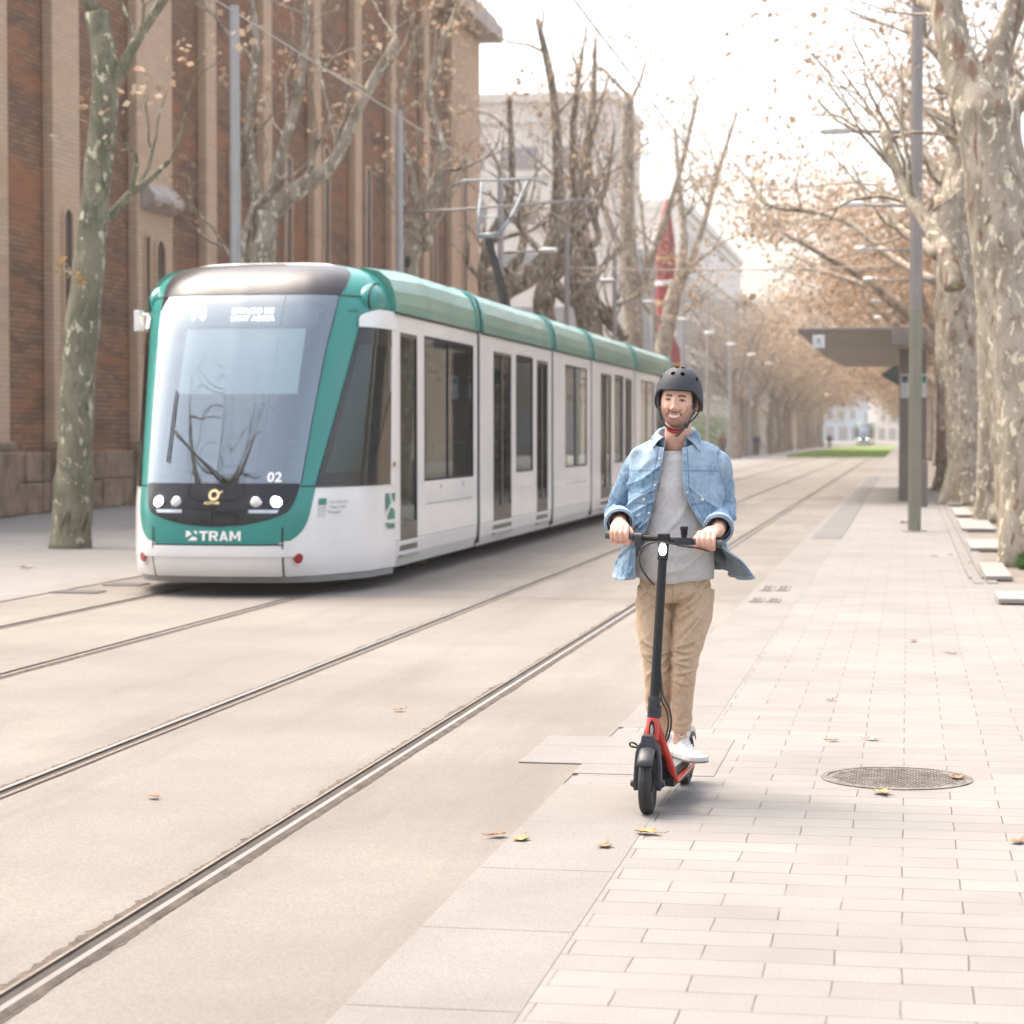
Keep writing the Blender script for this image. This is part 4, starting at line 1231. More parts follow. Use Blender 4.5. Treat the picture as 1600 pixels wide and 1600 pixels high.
left_tree('yellowish leaning plane tree just left of the helmet',
    [[at(1060, 725, Y), at(1045, 620, Y), at(1035, 560, Y), at(1045, 500, Y), at(1058, 440, Y)],
     [at(1058, 445, Y), at(1068, 380, Y), at(1062, 300, Y), at(1055, 200, Y)],
     [at(1050, 480, Y), at(1090, 380, Y), at(1120, 276, Y), at(1150, 180, Y)],
     [at(1035, 560, Y), at(1020, 500, Y), at(1012, 430, Y), at(1000, 300, Y)]],
    [(.48, .38), (.28, .08), (.21, .07), (.19, .07)], 18, M_bark_tan, whips=8, wl=2.4)

# big trunks of the right row
def right_tree(label, base, top, r0, r1, seed, bark, limbs_=(), lvs=5, wl=1.8, size=.11):
    rnd = random.Random(seed)
    root = empty('plane_tree', (base.x, base.y, 0)); tag(root, label, 'tree', 'plane trees along the avenue')
    wood = MB(); cw = MB(); tips = []
    trunk_flare(wood, tuple(base), tuple(top), r0, r1, 36, seed, 44)
    paths = [limb(cw, [top-Vector((0, 0, .3)), top+Vector((rnd.uniform(-.6, .2), rnd.uniform(-.5, 1), 1.2)), top+Vector((rnd.uniform(-1.6, .2), rnd.uniform(-1, 2.5), 3.4))], r1*.8, .08, 12, .1, seed)]
    paths.append(limb(cw, [top-Vector((0, 0, .4)), top+Vector((rnd.uniform(.2, 1), rnd.uniform(-.5, 1), 1.3)), top+Vector((rnd.uniform(.8, 2), rnd.uniform(-1, 2.5), 3.2))], r1*.6, .07, 12, .1, seed+1))
    for k, (pts, a, b) in enumerate(limbs_): paths.append(limb(cw, pts, a, b, 12, .08, seed+5+k))
    for path in paths:
        for q in range(8):
            p, r = path[min(len(path)-1, int(len(path)*rnd.uniform(.45, 1)))]
            d = Vector((rnd.gauss(-.2, .7), rnd.gauss(0, .7), rnd.uniform(.0, .9))).normalized()
            twigs(cw, p, d, max(.025, r*.4), wl*rnd.uniform(.7, 1.3), 3, rnd, tips, Vector((0, 0, .2)), 2, .6)
    L = leaves(tips, lvs, .28, size, rnd)
    return finish_tree(root, wood, cw, L, bark, M_leaf)
right_tree('massive mottled plane trunk at the right edge of the walkway, the nearest of its row', Vector((1.60, 27.6, -.05)), Vector((.92, 28.0, 5.6)), .42, .39, 21, M_bark_tan,
           [([at(1492, 450, 28.0), at(1480, 400, 28.2), at(1452, 355, 28.6), at(1415, 300, 29), at(1380, 200, 29.5)], .13, .06)], lvs=1)
right_tree('dark brown plane trunk half hidden behind the massive mottled one', Vector((1.72, 41, -.05)), Vector((1.5, 41.3, 6.0)), .40, .34, 22, M_bark_mid, lvs=4)
right_tree('broad pale plane trunk just right of the shelter pillar', Vector((1.50, 51.5, -.05)), Vector((.95, 52, 7.0)), .52, .42, 23, M_bark_tan,
           [([at(1470, 400, 52), at(1440, 380, 53), at(1400, 350, 54), at(1370, 276, 55)], .16, .07)], lvs=4, wl=2.2)
right_tree('plane trunk peeking out behind the shelter pillar', Vector((1.35, 64, -.05)), Vector((1.0, 65, 7.5)), .45, .36, 24, M_bark_tan,
           [([at(1462, 440, 64), at(1390, 400, 66), at(1330, 350, 67), at(1270, 330, 68), at(1200, 320, 69), at(1170, 276, 70)], .13, .06)], lvs=6, wl=2.4)

# shared far trees: leafy and sparse kinds, copied down both sides
def far_tree(seed, leafy, H=7.0, nl=5, reach=4.5, off=-1.5, r0=.34, spread=.45, lsize=.175, bark=None):
    rnd = random.Random(seed)
    root = empty('plane_tree', (0, 0, 0)); tag(root, 'plane tree', 'tree', 'plane trees along the avenue')
    wood = MB(); cw = MB(); tips = []
    p = limb(wood, [Vector((0, 0, -.05)), Vector((.1, 0, H*.3)), Vector((-.1, .1, H*.6))], r0*1.2, r0*.8, 12, .12, seed, 5)
    t = p[-1][0]
    for k in range(nl):
        a = 2*PI*k/nl+rnd.uniform(-.4, .4); rr = reach*rnd.uniform(.5, 1)
        e = t+Vector((math.cos(a)*rr+off*rnd.uniform(.4, 1.4), math.sin(a)*rr, rnd.uniform(2.5, 6.5)))
        m = (t+e)/2+Vector((rnd.gauss(0, .5), rnd.gauss(0, .5), rnd.uniform(-.5, .6)))
        path = limb(cw, [t-Vector((0, 0, .2)), m, e], r0*.5, .07, 8, .1, seed+k)
        for q in range(6):
            pp, r = path[min(len(path)-1, int(len(path)*rnd.uniform(.35, 1)))]
            d = Vector((rnd.gauss(off*.15, .7), rnd.gauss(0, .7), rnd.uniform(-.25, .9))).normalized()
            twigs(cw, pp, d, max(.025, r*.45), 2.0*rnd.uniform(.7, 1.3), 2, rnd, tips, Vector((0, 0, .1)), 2, .65)
    L = leaves(tips, leafy, spread, lsize, rnd, .15)
    finish_tree(root, wood, cw, L, bark or M_bark_far, M_leaf)
    return root
protos = [far_tree(31, 27), far_tree(32, 23, 7.6, 6), far_tree(33, 23, 6.6, 6)]
sparse = [far_tree(34, 5, 6.2, 5, 3.2, 0, .36), far_tree(35, 6, 6.6, 6, 3.4, 0, .34)]
ORD = 'first second third fourth fifth sixth seventh eighth ninth tenth eleventh twelfth thirteenth fourteenth fifteenth sixteenth seventeenth eighteenth nineteenth twentieth'.split()
rnd = random.Random(77); used = set()
def put(kind, k, x, y, rz, sc, label):
    o = kind[k % len(kind)]
    if id(o) in used: o = copy_tree(o)
    else: used.add(id(o))
    o.location = (x, y, 0); o.rotation_euler = (0, 0, rz); o.scale = (sc, sc, sc*rnd.uniform(.95, 1.1)); o['label'] = label; return o
for k in range(17):
    y = 77+k*12.4+rnd.uniform(-1.5, 1.5)
    put(protos, k, 1.6+rnd.uniform(-.3, .3), y, rnd.uniform(-.5, .5), rnd.uniform(.92, 1.12), 'brown leaved plane tree, %s of the right row beyond the shelter' % ORD[k])
for k in range(13):
    y = 152+k*13+rnd.uniform(-1.5, 1.5); leafy = k >= 3 and k % 3 != 1
    put(protos if leafy else sparse, k, -11.6+rnd.uniform(-.3, .3), y, PI+rnd.uniform(-.4, .4) if leafy else rnd.uniform(0, 6), rnd.uniform(.9, 1.1),
        ('brown leaved' if leafy else 'thinly leaved pollarded')+' plane tree, %s of the left row past the red pillar' % ORD[k])
# trees of the left row level with the viewer: they shade the pavement and show in the windscreen
for k, (y, lb) in enumerate(((9.0, 'bare plane tree outside the frame nearest the mossy trunk'), (0.5, 'bare plane tree on the left pavement level with the viewer'), (-9.0, 'bare plane tree of the left pavement behind the viewer'))):
    o = put(sparse, k, -11.2-.8*(k == 0), y, 1.3*k, 1.25, lb)
    for c in o.children:
        for l in list(c.children): bpy.data.objects.remove(l)
# green bushes and yellow shoots
def bush(x, y, w, h, label, mat=None, n=900, seed=1, name='bush', cat='bush'):
    rnd_ = random.Random(seed); root = empty(name, (x, y, 0)); tag(root, label, cat)
    wood = MB(); tips = []
    for k in range(14):
        a = rnd_.random()*6.28; e = Vector((x+math.cos(a)*w*.35*rnd_.random(), y+math.sin(a)*w*.35, h*rnd_.uniform(.4, .9)))
        wood.tube([(x, y, 0), ((x+e.x)/2, (y+e.y)/2, e.z*.6), e], [.03, .02, .01], 4); tips.append((e, Vector((0, 0, 1))))
    wood.build('stems', M_bark_mid, root)
    leaves(tips, n//14, w*.22, .09 if h < 1.2 else .16, rnd_).build('foliage', mat or M_leaf_grn, root, recalc=False)
bush(1.40, 26.9, .18, .14, 'small green weeds at the foot of the massive trunk', seed=3, n=500, name='weeds', cat='weeds')
bush(-12.6, 140, 3.0, 2.6, 'dark green bush on the far pavement just right of the rider', seed=4, n=900)
bush(-14.0, 300, 9, 9, 'green leafy bush far down the left pavement', seed=5, n=1600)
tw = empty('yellow_shoot', (-11.55, 29.6, 0)); tag(tw, 'short side shoot with yellow leaves growing from the mossy trunk', 'shoot')
mb = MB(); q = at(132, 441, 29.55); mb.tube([q, at(115, 430, 29.5), at(96, 418, 29.45), at(88, 412, 29.4)], [.02, .014, .01, .006], 5); mb.tube([at(115, 430, 29.5), at(104, 412, 29.5), at(98, 404, 29.5)], [.01, .008, .004], 4)
mb.build('stem', M_bark_mid, tw)
leaves([(at(x, y, 29.45), Vector((0, 0, 1))) for x, y in ((128, 440), (118, 432), (108, 426), (98, 419), (90, 412), (99, 405), (124, 438))], 5, .045, .075, random.Random(4)).build('foliage', M_leaf_yel, tw, recalc=False)

# ------------------------------------------------------------------ poles, lamps, wires
M_pole_olive = plain('olive_grey_pole', (0.225, 0.215, 0.165), .45, .2, var=.08, scale=3)
M_pole_grey = plain('warm_grey_pole', (0.26, 0.235, 0.225), .45, .2, var=.08, scale=3)
M_pole_light = plain('light_grey_pole', (0.34, 0.33, 0.33), .45, .3, var=.08, scale=3)
M_lamp_head = plain('white_lamp_head', (0.72, 0.72, 0.72), .4)
def street_pole(x, y, r, side, label, two_tone=False, arm=True, h=8.6, mat=None, group='lamp poles lining the tram avenue'):
    p = empty('street_lamp', (x, y, 0)); tag(p, label, 'street lamp', group)
    mb = MB()
    oct_ = lambda z, rr: [(x+rr*math.cos(PI/8+PI*k/4), y+rr*math.sin(PI/8+PI*k/4), z) for k in range(8)]
    mb.loft([oct_(0, r), oct_(3.62, r*.97), oct_(3.625, r*.97)], 0)
    mb.loft([oct_(3.626, r*.98), oct_(h, r*.85)], 1)
    mb.build('pole', [M_pole_olive if two_tone else (mat or M_pole_light), M_pole_grey if two_tone else (mat or M_pole_light)], p, bevel=.008)
    mb = MB(); mb.cyl((x, y, 0), (x, y, .015), r*1.7, 20); mb.build('base_plate', M_pole_grey, p)
    if arm:
        mb = MB(); mb.tube([(x, y, 6.50), (x+side*1.05, y, 6.54)], .035, 8); mb.build('lamp_arm', M_pole_grey, p, smooth=True)
        mb = MB()
        hx = x+side*1.30
        mb.loft([[(hx-side*.25+side*.5*t, y+.13*w*math.cos(a), 6.56+.07*w*math.sin(a)) for a in [2*PI*k/10 for k in range(10)]] for t, w in ((0, .5), (.1, .9), (.5, 1.05), (.9, .95), (1, .5))])
        mb.build('lamp_head', M_lamp_head, p, smooth=True)
    return p
street_pole(.12, 37.2, .115, -1, 'tall octagonal olive and grey pole standing on the pavers by the shelter', True)
for k, y in enumerate((49.2, 61, 73, 85, 97, 110, 124, 140)):
    street_pole(.10, y, .085, -1, 'grey lamp pole of the platform row, %s one behind the tall olive pole' % ORD[k])
for k, y in enumerate((35.6, 47.7, 60, 72, 84, 97, 110, 124, 140, 158)):
    street_pole(-10.9, y, .095, 1, 'grey lamp pole on the left pavement behind the tram, %s from the viewer' % ORD[k], arm=k > 1)
M_wire = plain('overhead_wire', (0.30, 0.27, 0.24), .5, .3)
M_wire_pale = plain('pale_span_tube', (0.48, 0.43, 0.36), .5, .2)
def wire(pts, r, name, label, mat=M_wire):
    mb = MB(); mb.tube(pts, r, 6); tag(mb.build(name, mat, smooth=True), label, 'wire')
def sag(a, b, s, n=10): return [tuple(Vector(a).lerp(Vector(b), t/n)-Vector((0, 0, s*4*(t/n)*(1-t/n)))) for t in range(n+1)]
wire(sag((-10.9, 72, 6.98), (.1, 73, 7.02), .12), .028, 'span_wire', 'pale span wire stretched across the avenue over the tram roof', M_wire_pale)
wire(sag((-10.9, 97, 7.4), (.1, 97, 7.4), .15), .02, 'span_wire', 'second span wire crossing the avenue farther away')
wire(sag((-6.62, 8, 5.80), (-6.62, 150, 5.80), .05, 20), .009, 'contact_wire', 'contact wire running along above the tram')
wire(sag((-3.2, 8, 5.80), (-3.2, 150, 5.80), .05, 20), .009, 'contact_wire', 'contact wire running along above the empty track')
mb = MB(); mb.tube([(-10.9, 47.7, 6.40), (-9.6, 47.7, 6.44), (-6.7, 47.7, 6.62)], .03, 6)
tag(mb.build('wire_bracket', M_pole_grey, smooth=True), 'horizontal grey bracket arm on the pole in front of the brick hall', 'bracket')

# ------------------------------------------------------------------ shelter
M_sh = plain('shelter_brown_grey', (0.20, 0.17, 0.155), .55, .1, var=.08, scale=2)
M_sh_under = plain('shelter_underside', (0.36, 0.345, 0.315), .7, var=.06, scale=1)
sh = empty('tram_shelter', (-1, 60, 0)); tag(sh, 'grey brown tram stop shelter with a flat overhanging roof', 'shelter')
mb = MB()
x0, x1, y0, y1 = -2.50, .42, 52.0, 69.5
top = [(x0, y0), (x1, y0), (x1, y1), (x0, y1)]
mb.prism([(x0, y0), (x1, y0), (x1, y1), (x0, y1)], lambda p: (p[0], p[1], 3.93), lambda p: (p[0], p[1], 4.03))
mb.build('roof', M_sh, sh, bevel=.015)
mb = MB()
ins = lambda p: (x0+.62 if p[0] == x0 else x1-.25, p[1]+(.9 if p[1] == y0 else -.9))
a = [(p[0]+(.05 if p[0] == x0 else -.05), p[1]+(.05 if p[1] == y0 else -.05), 3.928) for p in top]; b_ = [(*ins(p), 3.62) for p in top]
mb.loft([a, b_]); mb.build('soffit', M_sh_under, sh)
mb = MB(); mb.box(-.38, .42, 51.94, 52.6, 3.62, 3.93); mb.box(-.20, .42, 54.6, 55.2, 0, 3.6); mb.box(-.18, .38, 66, 66.5, 0, 3.6)
mb.box(-.05, .25, 55.3, 66, .42, .50); mb.build('frame', M_sh, sh, bevel=.02)
MB().box(-.20, .45, 54.30, 54.56, 0, 3.61).build('info_pillar', M_sh, sh, bevel=.015)
tag(MB().box(.22, .44, 49.7, 49.9, 0, 1.0).build('bollard', M_sh, bevel=.015), 'short grey brown bollard before the shelter pillar', 'bollard')
M_paper = plain('notice_paper', (0.68, 0.70, 0.72), .6, var=.05, scale=6)
M_head = plain('notice_heading', (0.06, 0.05, 0.12), .6)
M_headg = plain('notice_heading_green', (0.03, 0.20, 0.14), .6)
for xa, xb, hm in ((-.17, .02, M_head), (.31, .44, M_headg)):
    mb = MB(); mb.box(xa, xb, 54.26, 54.28, 2.46, 3.02); nt_ = mb.build('notice', M_paper, sh)
    mb = MB(); mb.box(xa+.03, xb-.02, 54.25, 54.258, 2.82, 2.98); mb.build('notice_heading', hm, nt_)
    mb = MB()
    for k in range(4): mb.box(xa+.04, xb-.06, 54.25, 54.256, 2.55+k*.06, 2.565+k*.06)
    mb.build('notice_lines', M_lettgrey, nt_)
mb = MB(); mb.box(-2.16, -1.88, 51.9, 51.98, 3.56, 3.86); sg_ = mb.build('platform_sign', M_paper, sh, bevel=.01)
mb = MB(); mb.box(-2.05, -2.0, 51.885, 51.895, 3.68, 3.78); mb.box(-2.0, -1.98, 51.885, 51.895, 3.62, 3.78); mb.build('sign_figure', M_lettgrey, sg_)
mb = MB(); mb.prism([(-.66, 3.05), (-.32, 3.28), (-.22, 3.28), (-.22, 2.78)], lambda p: (p[0], 56.0, p[1]), lambda p: (p[0], 56.06, p[1])); mb.build('glass_wing', plain('dark_teal_glass', (.12, .17, .17), .2), sh)

# low stone slabs between the trees
for k, (xa, xb, ya, yb, nm) in enumerate(((.84, 1.5, 21.2, 22.2, 'nearest'), (.84, 1.12, 24.6, 27.2, 'second'), (.84, 1.30, 30.7, 33.2, 'third'), (.88, 1.42, 37.0, 41.5, 'fourth'), (.90, 1.24, 43.4, 47.6, 'fifth'), (.88, 1.18, 50.2, 53.5, 'sixth'), (.86, 1.15, 56.5, 60, 'seventh'), (.84, 1.12, 63, 67, 'eighth'))):
    s = empty('stone_slab', ((xa+xb)/2, (ya+yb)/2, 0)); tag(s, 'low pale stone slab beside the plane trees, %s from the viewer' % nm, 'stone slab', 'stone slabs between the walkway and the trees')
    mb = MB(); mb.box(xa, xb, ya, yb, .014, .062); mb.build('top', M_slab, s, bevel=.008)
    mb = MB(); mb.box(xa+.03, xb-.03, ya+.06, yb-.06, -.01, .013); mb.build('base', M_gap_shade, s)  # near-black base paints the shaded gap under the slab edge

# ------------------------------------------------------------------ small far figures and things
def small_person(x, y, shirt, legs, label, h=1.72, stride=.15):
    p = MB()
    for sg in (-1, 1):
        p.tube([(x+sg*.09, y, .88), (x+sg*.10, y+sg*stride*.5, .48), (x+sg*.10, y+sg*stride, .06), (x+sg*.10, y+sg*stride-.12, .03)], [.09, .065, .045, .04], 8)
        p.tube([(x+sg*.18, y, 1.40), (x+sg*.24, y+.03, 1.12), (x+sg*.22, y-.08, .88), (x+sg*.22, y-.1, .80)], [.05, .042, .035, .04], 8)
    p.tube([(x, y, .82), (x, y, 1.05), (x, y, 1.3), (x, y, 1.44), (x, y, 1.54)], [.14, .14, .19, .15, .05], 10, flat=[.7, .65, .6, .6, 1])
    p.ball((x, y, 1.63), (.085, .10, .12), 7)
    o = p.build('person', M_skin_far, smooth=True); tag(o, label, 'person')
    q = MB(); q.tube([(x, y, .95), (x, y, 1.1), (x, y, 1.3), (x, y, 1.46)], [.165, .165, .205, .14], 10, flat=[.75]*4)
    for sg in (-1, 1): q.tube([(x+sg*.17, y, 1.42), (x+sg*.245, y+.03, 1.12), (x+sg*.225, y-.07, .90)], [.065, .055, .048], 8)
    q.build('jacket', shirt, o, smooth=True)
    q = MB()
    for sg in (-1, 1): q.tube([(x+sg*.085, y, .98), (x+sg*.10, y+sg*stride*.5, .48), (x+sg*.10, y+sg*stride, .10)], [.11, .08, .06], 8)
    q.build('trousers', legs, o, smooth=True)
M_skin_far = plain('far_skin', (0.45, 0.28, 0.20), .6)
M_navy = plain('navy_cloth', (0.05, 0.07, 0.13), .9); M_dk = plain('dark_cloth', (0.06, 0.06, 0.07), .9); M_redc = plain('maroon_cloth', (0.28, .06, .07), .9)
small_person(-11.0, 167, M_navy, M_dk, 'distant pedestrian in dark blue on the far pavement right of the rider')
small_person(-13.0, 160, M_redc, M_dk, 'distant pedestrian in maroon walking beside the far trees')
small_person(-8.9, 262, M_navy, M_dk, 'tiny far off pedestrian near the grass track')

# distant tram: a copy of the near one far down the line
far = copy_tree(tram)
far.location = (-6.4, 335, 0)
far['label'] = 'tiny hazy tram far down the avenue beyond the grass'
for o in list(far.children):
    if o.name.split('.')[0] in ('seat', 'grab_pole', 'display_text', 'driver_seat'): bpy.data.objects.remove(o)

# ------------------------------------------------------------------ fallen leaves
M_fl = [plain('leaf_brown', (0.24, 0.13, 0.07), .8, var=.3, scale=30), plain('leaf_ochre', (0.34, 0.21, 0.085), .8, var=.3, scale=30), plain('leaf_pale', (0.38, 0.27, 0.20), .8, var=.3, scale=30)]
def ground_at(px, py):
    r = CM @ Vector((px-800, -(py-800), -3500)); t = -CAM_H/r.z
    return Vector((r.x*t, r.y*t, 0))
def fallen(px, py, s, mi, label, seed):
    rnd_ = random.Random(seed); g = ground_at(px, py); rot = rnd_.random()*6.28
    mb = MB(); n = 20
    out = []
    for k in range(n):
        a = 2*PI*k/n; rr = s*(.55+.45*abs(math.cos(a*2.5+.3)))*(1.25 if k < 2 or k > n-2 else 1)
        out.append((math.cos(a)*rr, math.sin(a)*rr*.8))
    bend = rnd_.uniform(5, 9)
    vs = [(0, 0, .012)]+[(x*.5, y*.5, .010+abs(y)*.1) for x, y in out]+[(x, y, .006+bend*y*y+.12*abs(x)+rnd_.uniform(0, .006)) for x, y in out]
    fs = [(0, 1+k, 1+(k+1) % n) for k in range(n)]+[(1+k, 1+n+k, 1+n+(k+1) % n, 1+(k+1) % n) for k in range(n)]
    M = Matrix.Translation(g) @ Matrix.Rotation(rot, 4, 'Z')
    mb.add([M @ Vector(v) for v in vs], fs)
    mb.tube([M @ Vector((s*.5, 0, .014)), M @ Vector((s*1.3, .01, .01)), M @ Vector((s*1.9, .0, .02))], .0016, 4)
    o = mb.build('fallen_leaf', M_fl[mi], smooth=True, recalc=False); so = o.modifiers.new('t', 'SOLIDIFY'); so.thickness = .001
    tag(o, label, 'leaf', 'dry leaves lying on the ground')
LV = [(240, 1247, .034, 0, 'curled brown leaf between the first two rails at lower left'), (622, 1111, .035, 0, 'brown leaf on the empty track in front of the tram'), (1010, 1304, .05, 1, 'ochre leaf just below the front wheel'),
      (945, 1325, .04, 0, 'thin brown leaf on the border slabs left of the ochre leaf'), (814, 1314, .045, 1, 'yellow brown leaf at the edge of the border slabs'), (778, 1307, .04, 0, 'dark leaf on the asphalt beside the border slabs'),
      (1378, 1241, .055, 1, 'big ochre leaf beside the manhole cover'), (1495, 1218, .045, 0, 'brown leaf lying on the right part of the manhole cover'), (1427, 1003, .045, 0, 'pale brown leaf on the pavers behind the manhole'), (1488, 1022, .04, 0, 'twisted leaf on the pavers right of the pale brown one'),
      (1302, 1159, .03, 0, 'small leaf on the pavers left above the manhole'), (1364, 1157, .038, 2, 'pale leaf on the pavers above the manhole'), (657, 881, .08, 2, 'pinkish leaf lying under the middle of the tram'), (704, 881, .05, 0, 'small brown leaf by the tram skirt'),
      (1297, 1095, .03, 0, 'little brown leaf between the rider and the manhole'), (40, 888, .09, 2, 'pale leaf on the left pavement near the mossy trunk'), (1460, 870, .05, 0, 'leaf on the pavers in front of the olive pole'), (1412, 818, .10, 2, 'reddish leaf at the foot of the olive pole'), (1590, 1318, .04, 0, 'leaf at the lower right edge of the pavers'), (1485, 868, .05, 0, 'dark leaf beside the kerb near the stone slabs'),
      (1560, 850, .06, 0, 'leaf on the third stone slab'), (1515, 880, .05, 0, 'leaf on the kerb before the massive trunk')]
for k, (px, py, s, mi, lb) in enumerate(LV): fallen(px, py, s, mi, lb, k)

# ------------------------------------------------------------------ haze over the avenue
hz = MB(); hz.box(-905, 905, -65, 1805, -1.1, 37)
hm = bpy.data.materials.new('haze'); hm.use_nodes = True; hn = hm.node_tree; hn.nodes.clear()
pv = hn.nodes.new('ShaderNodeVolumePrincipled'); pv.inputs['Color'].default_value = (1, .955, .90, 1); pv.inputs['Density'].default_value = 0.0006; pv.inputs['Anisotropy'].default_value = 0.35
ho = hn.nodes.new('ShaderNodeOutputMaterial'); hn.links.new(pv.outputs[0], ho.inputs['Volume'])
tag(hz.build('haze', hm), 'pale warm haze softening the far end of the avenue', 'haze', kind='stuff')
# ------------------------------------------------------------------ kick scooter
M_sc_dark = plain('scooter_dark_grey', (0.035, 0.038, 0.046), .42, var=.1, spec=.4)
M_sc_black = plain('scooter_black', (0.012, 0.012, 0.014), .5, var=.15, spec=.3)
M_sc_red = plain('scooter_red_paint', (0.50, 0.018, 0.010), .3, coat=.5, var=.06)
M_tyre = plain('tyre_rubber', (0.028, 0.027, 0.026), .8, var=.25, scale=25, bmp=.2)
M_mat = plain('deck_rubber_mat', (0.20, 0.20, 0.205), .6)
M_silver = plain('silver_plastic', (0.45, 0.45, 0.45), .3, .6)
M_sc_lamp = emis('scooter_headlight_glow', (1.0, 1.0, 0.97), 4.0)
M_cable = plain('cable_black', (0.03, 0.03, 0.03), .5)

FW = Vector((-1.058, 9.25, 0))
YAW = R(5)
def sp(l, w, z): return Vector((FW.x+math.sin(YAW)*l+math.cos(YAW)*w, FW.y+math.cos(YAW)*l-math.sin(YAW)*w, z))
sc = empty('kick_scooter', tuple(FW)); tag(sc, 'black and red electric kick scooter ridden by the man in the denim jacket', 'scooter')
def wheel(c, r, w, yaw, name, parent, spokes=True):
    ax = Vector((math.cos(yaw), -math.sin(yaw), 0)); fw = Vector((math.sin(yaw), math.cos(yaw), 0)); up = Vector((0, 0, 1)); n = 56
    def lathe(prof, mi=0, mb=None):
        rings = [[c+ax*x+fw*(rr*math.cos(2*PI*k/n))+up*(rr*math.sin(2*PI*k/n)) for k in range(n)] for x, rr in prof]
        mb.loft(rings, mi, cap=False); return mb
    mb = MB(); h = w/2
    prof = [(-h*.70, r*.70), (-h*.98, r*.80), (-h, r*.88), (-h*.85, r*.95), (-h*.52, r*.985), (-h*.50, r*.975), (-h*.44, r*.99), (-h*.08, r), (-h*.05, r*.985), (h*.05, r*.985), (h*.08, r), (h*.44, r*.99), (h*.50, r*.975), (h*.52, r*.985), (h*.85, r*.95), (h, r*.88), (h*.98, r*.80), (h*.70, r*.70), (-h*.70, r*.70)]
    lathe(prof, 0, mb); wh = mb.build(name, M_tyre, parent, smooth=True, angle=50)
    mb = MB(); lathe([(-h*.66, r*.71), (-h*.6, r*.60), (h*.6, r*.60), (h*.66, r*.71), (h*.3, r*.72), (-h*.3, r*.72), (-h*.66, r*.71)], 0, mb)
    for k in range(6):
        a = 2*PI*k/6; d = fw*math.cos(a)+up*math.sin(a); mb.tube([c+d*(r*.15), c+d*(r*.63)], .009, 6)
    mb.tube([c-ax*h*.9, c+ax*h*.9], r*.28, 20)
    mb.build('rim', M_silver if not spokes else M_sc_dark, wh, smooth=True, angle=40)
    return wh
wheel(FW+Vector((0, 0, .127)), .127, .055, 0.0, 'front_wheel', sc)
RWc = sp(.83, 0, .120)
wheel(RWc, .120, .052, YAW, 'rear_wheel', sc, False)
# fork and neck (steered straight ahead)
fx, fy = FW.x, FW.y
mb = MB()
fp = [(.058, .098), (.060, .125), (.056, .20), (.052, .255), (.044, .280), (.030, .300), (.026, .328)]
fi = [(.0335, .262), (.036, .25), (.036, .108), (.040, .098)]
half = fp+[(0, .330)]
rr_ = [(x, z) for x, z in fp]; outl = rr_+[(-x, z) for x, z in reversed(rr_)]+[(-x, z) for x, z in reversed(fi)]+[(-.018, .276), (.018, .276)]+fi
mb.prism(outl, lambda p: (fx+p[0], fy-.022+.16*max(0, p[1]-.12)*.7, p[1]), lambda p: (fx+p[0], fy+.022+.16*max(0, p[1]-.12)*1.4, p[1]))
mb.build('fork', M_sc_dark, sc, bevel=.006)
mb = MB()
for sg in ():
    path = [(fx+sg*.045, fy, .105), (fx+sg*.0455, fy+.002, .20), (fx+sg*.044, fy+.012, .262), (fx+sg*.028, fy+.024, .302), (fx+sg*.008, fy+.032, .325)]
    mb.tube(smooth_path(path, 4), [.0155, .0155, .0155, .016, .016, .0165, .017, .017, .0175, .018, .0185, .019, .020, .021, .022, .023, .023], 12, flat=[1.35]*17)
mb = MB(); 
for sg in (-1, 1): mb.tube([(fx+sg*.030, fy, .127), (fx+sg*.060, fy, .127), (fx+sg*.071, fy, .127)], [.019, .018, .014], 16)
mb.build('axle_cap', M_sc_dark, sc, smooth=True, angle=40)
mb = MB()
rings = []
for k in range(9):
    a = R(38)+R(84)*k/8
    for _ in (0,): pass
    cy, cz = fy-math.cos(a)*.140, .127+math.sin(a)*.140
    rings.append([(fx+math.cos(b)*.034, cy-math.cos(a)*max(0, math.sin(b))*.012, cz+math.sin(a)*max(-.4, math.sin(b))*.014) for b in [2*PI*q/14 for q in range(14)]])
mb.loft(rings); mb.build('front_fender', M_sc_dark, sc, smooth=True)
stA = Vector((fx+.012, fy+.052, .300)); stB = at(1037, 846, 9.475)
def st(z): return stA+(stB-stA)*((z-stA.z)/(stB.z-stA.z))
mb = MB(); mb.tube([st(.300), st(.305), st(.385), st(.390)], [.026, .0285, .0275, .026], 20, flat=[1.15]*4); hd = mb.build('head_tube', M_sc_red, sc, smooth=True, angle=40)
mb = MB(); c = st(.345)+Vector((0, -.030, 0)); mb.loft([[c+Vector((math.cos(a)*.010*w, y, math.sin(a)*.034*w)) for a in [2*PI*k/20 for k in range(20)]] for y, w in ((.006, 1.25), (-.003, 1.25), (-.0045, 1.0))]); mb.build('reflector_holder', M_sc_black, hd, smooth=True, angle=40)
mb = MB(); mb.loft([[c+Vector((math.cos(a)*.0065*w, y, math.sin(a)*.026*w)) for a in [2*PI*k/20 for k in range(20)]] for y, w in ((-.003, 1), (-.008, .9))]); mb.build('reflector', M_silver, hd, smooth=True, angle=40)
mb = MB(); mb.tube([st(.390), st(.395), st(.455), st(.460), st(.478)], [.024, .0265, .0255, .0285, .0275], 20, mi=0)
mb.obox(st(.42)+Vector((.026, -.004, 0)), (.014, .026, .05)); mb.obox(st(.435)+Vector((0, -.026, 0)), (.026, .008, .022)); mb.obox(st(.405)+Vector((.002, -.026, 0)), (.010, .010, .018))
mb.build('folding_latch', M_sc_dark, sc, smooth=True, angle=35)
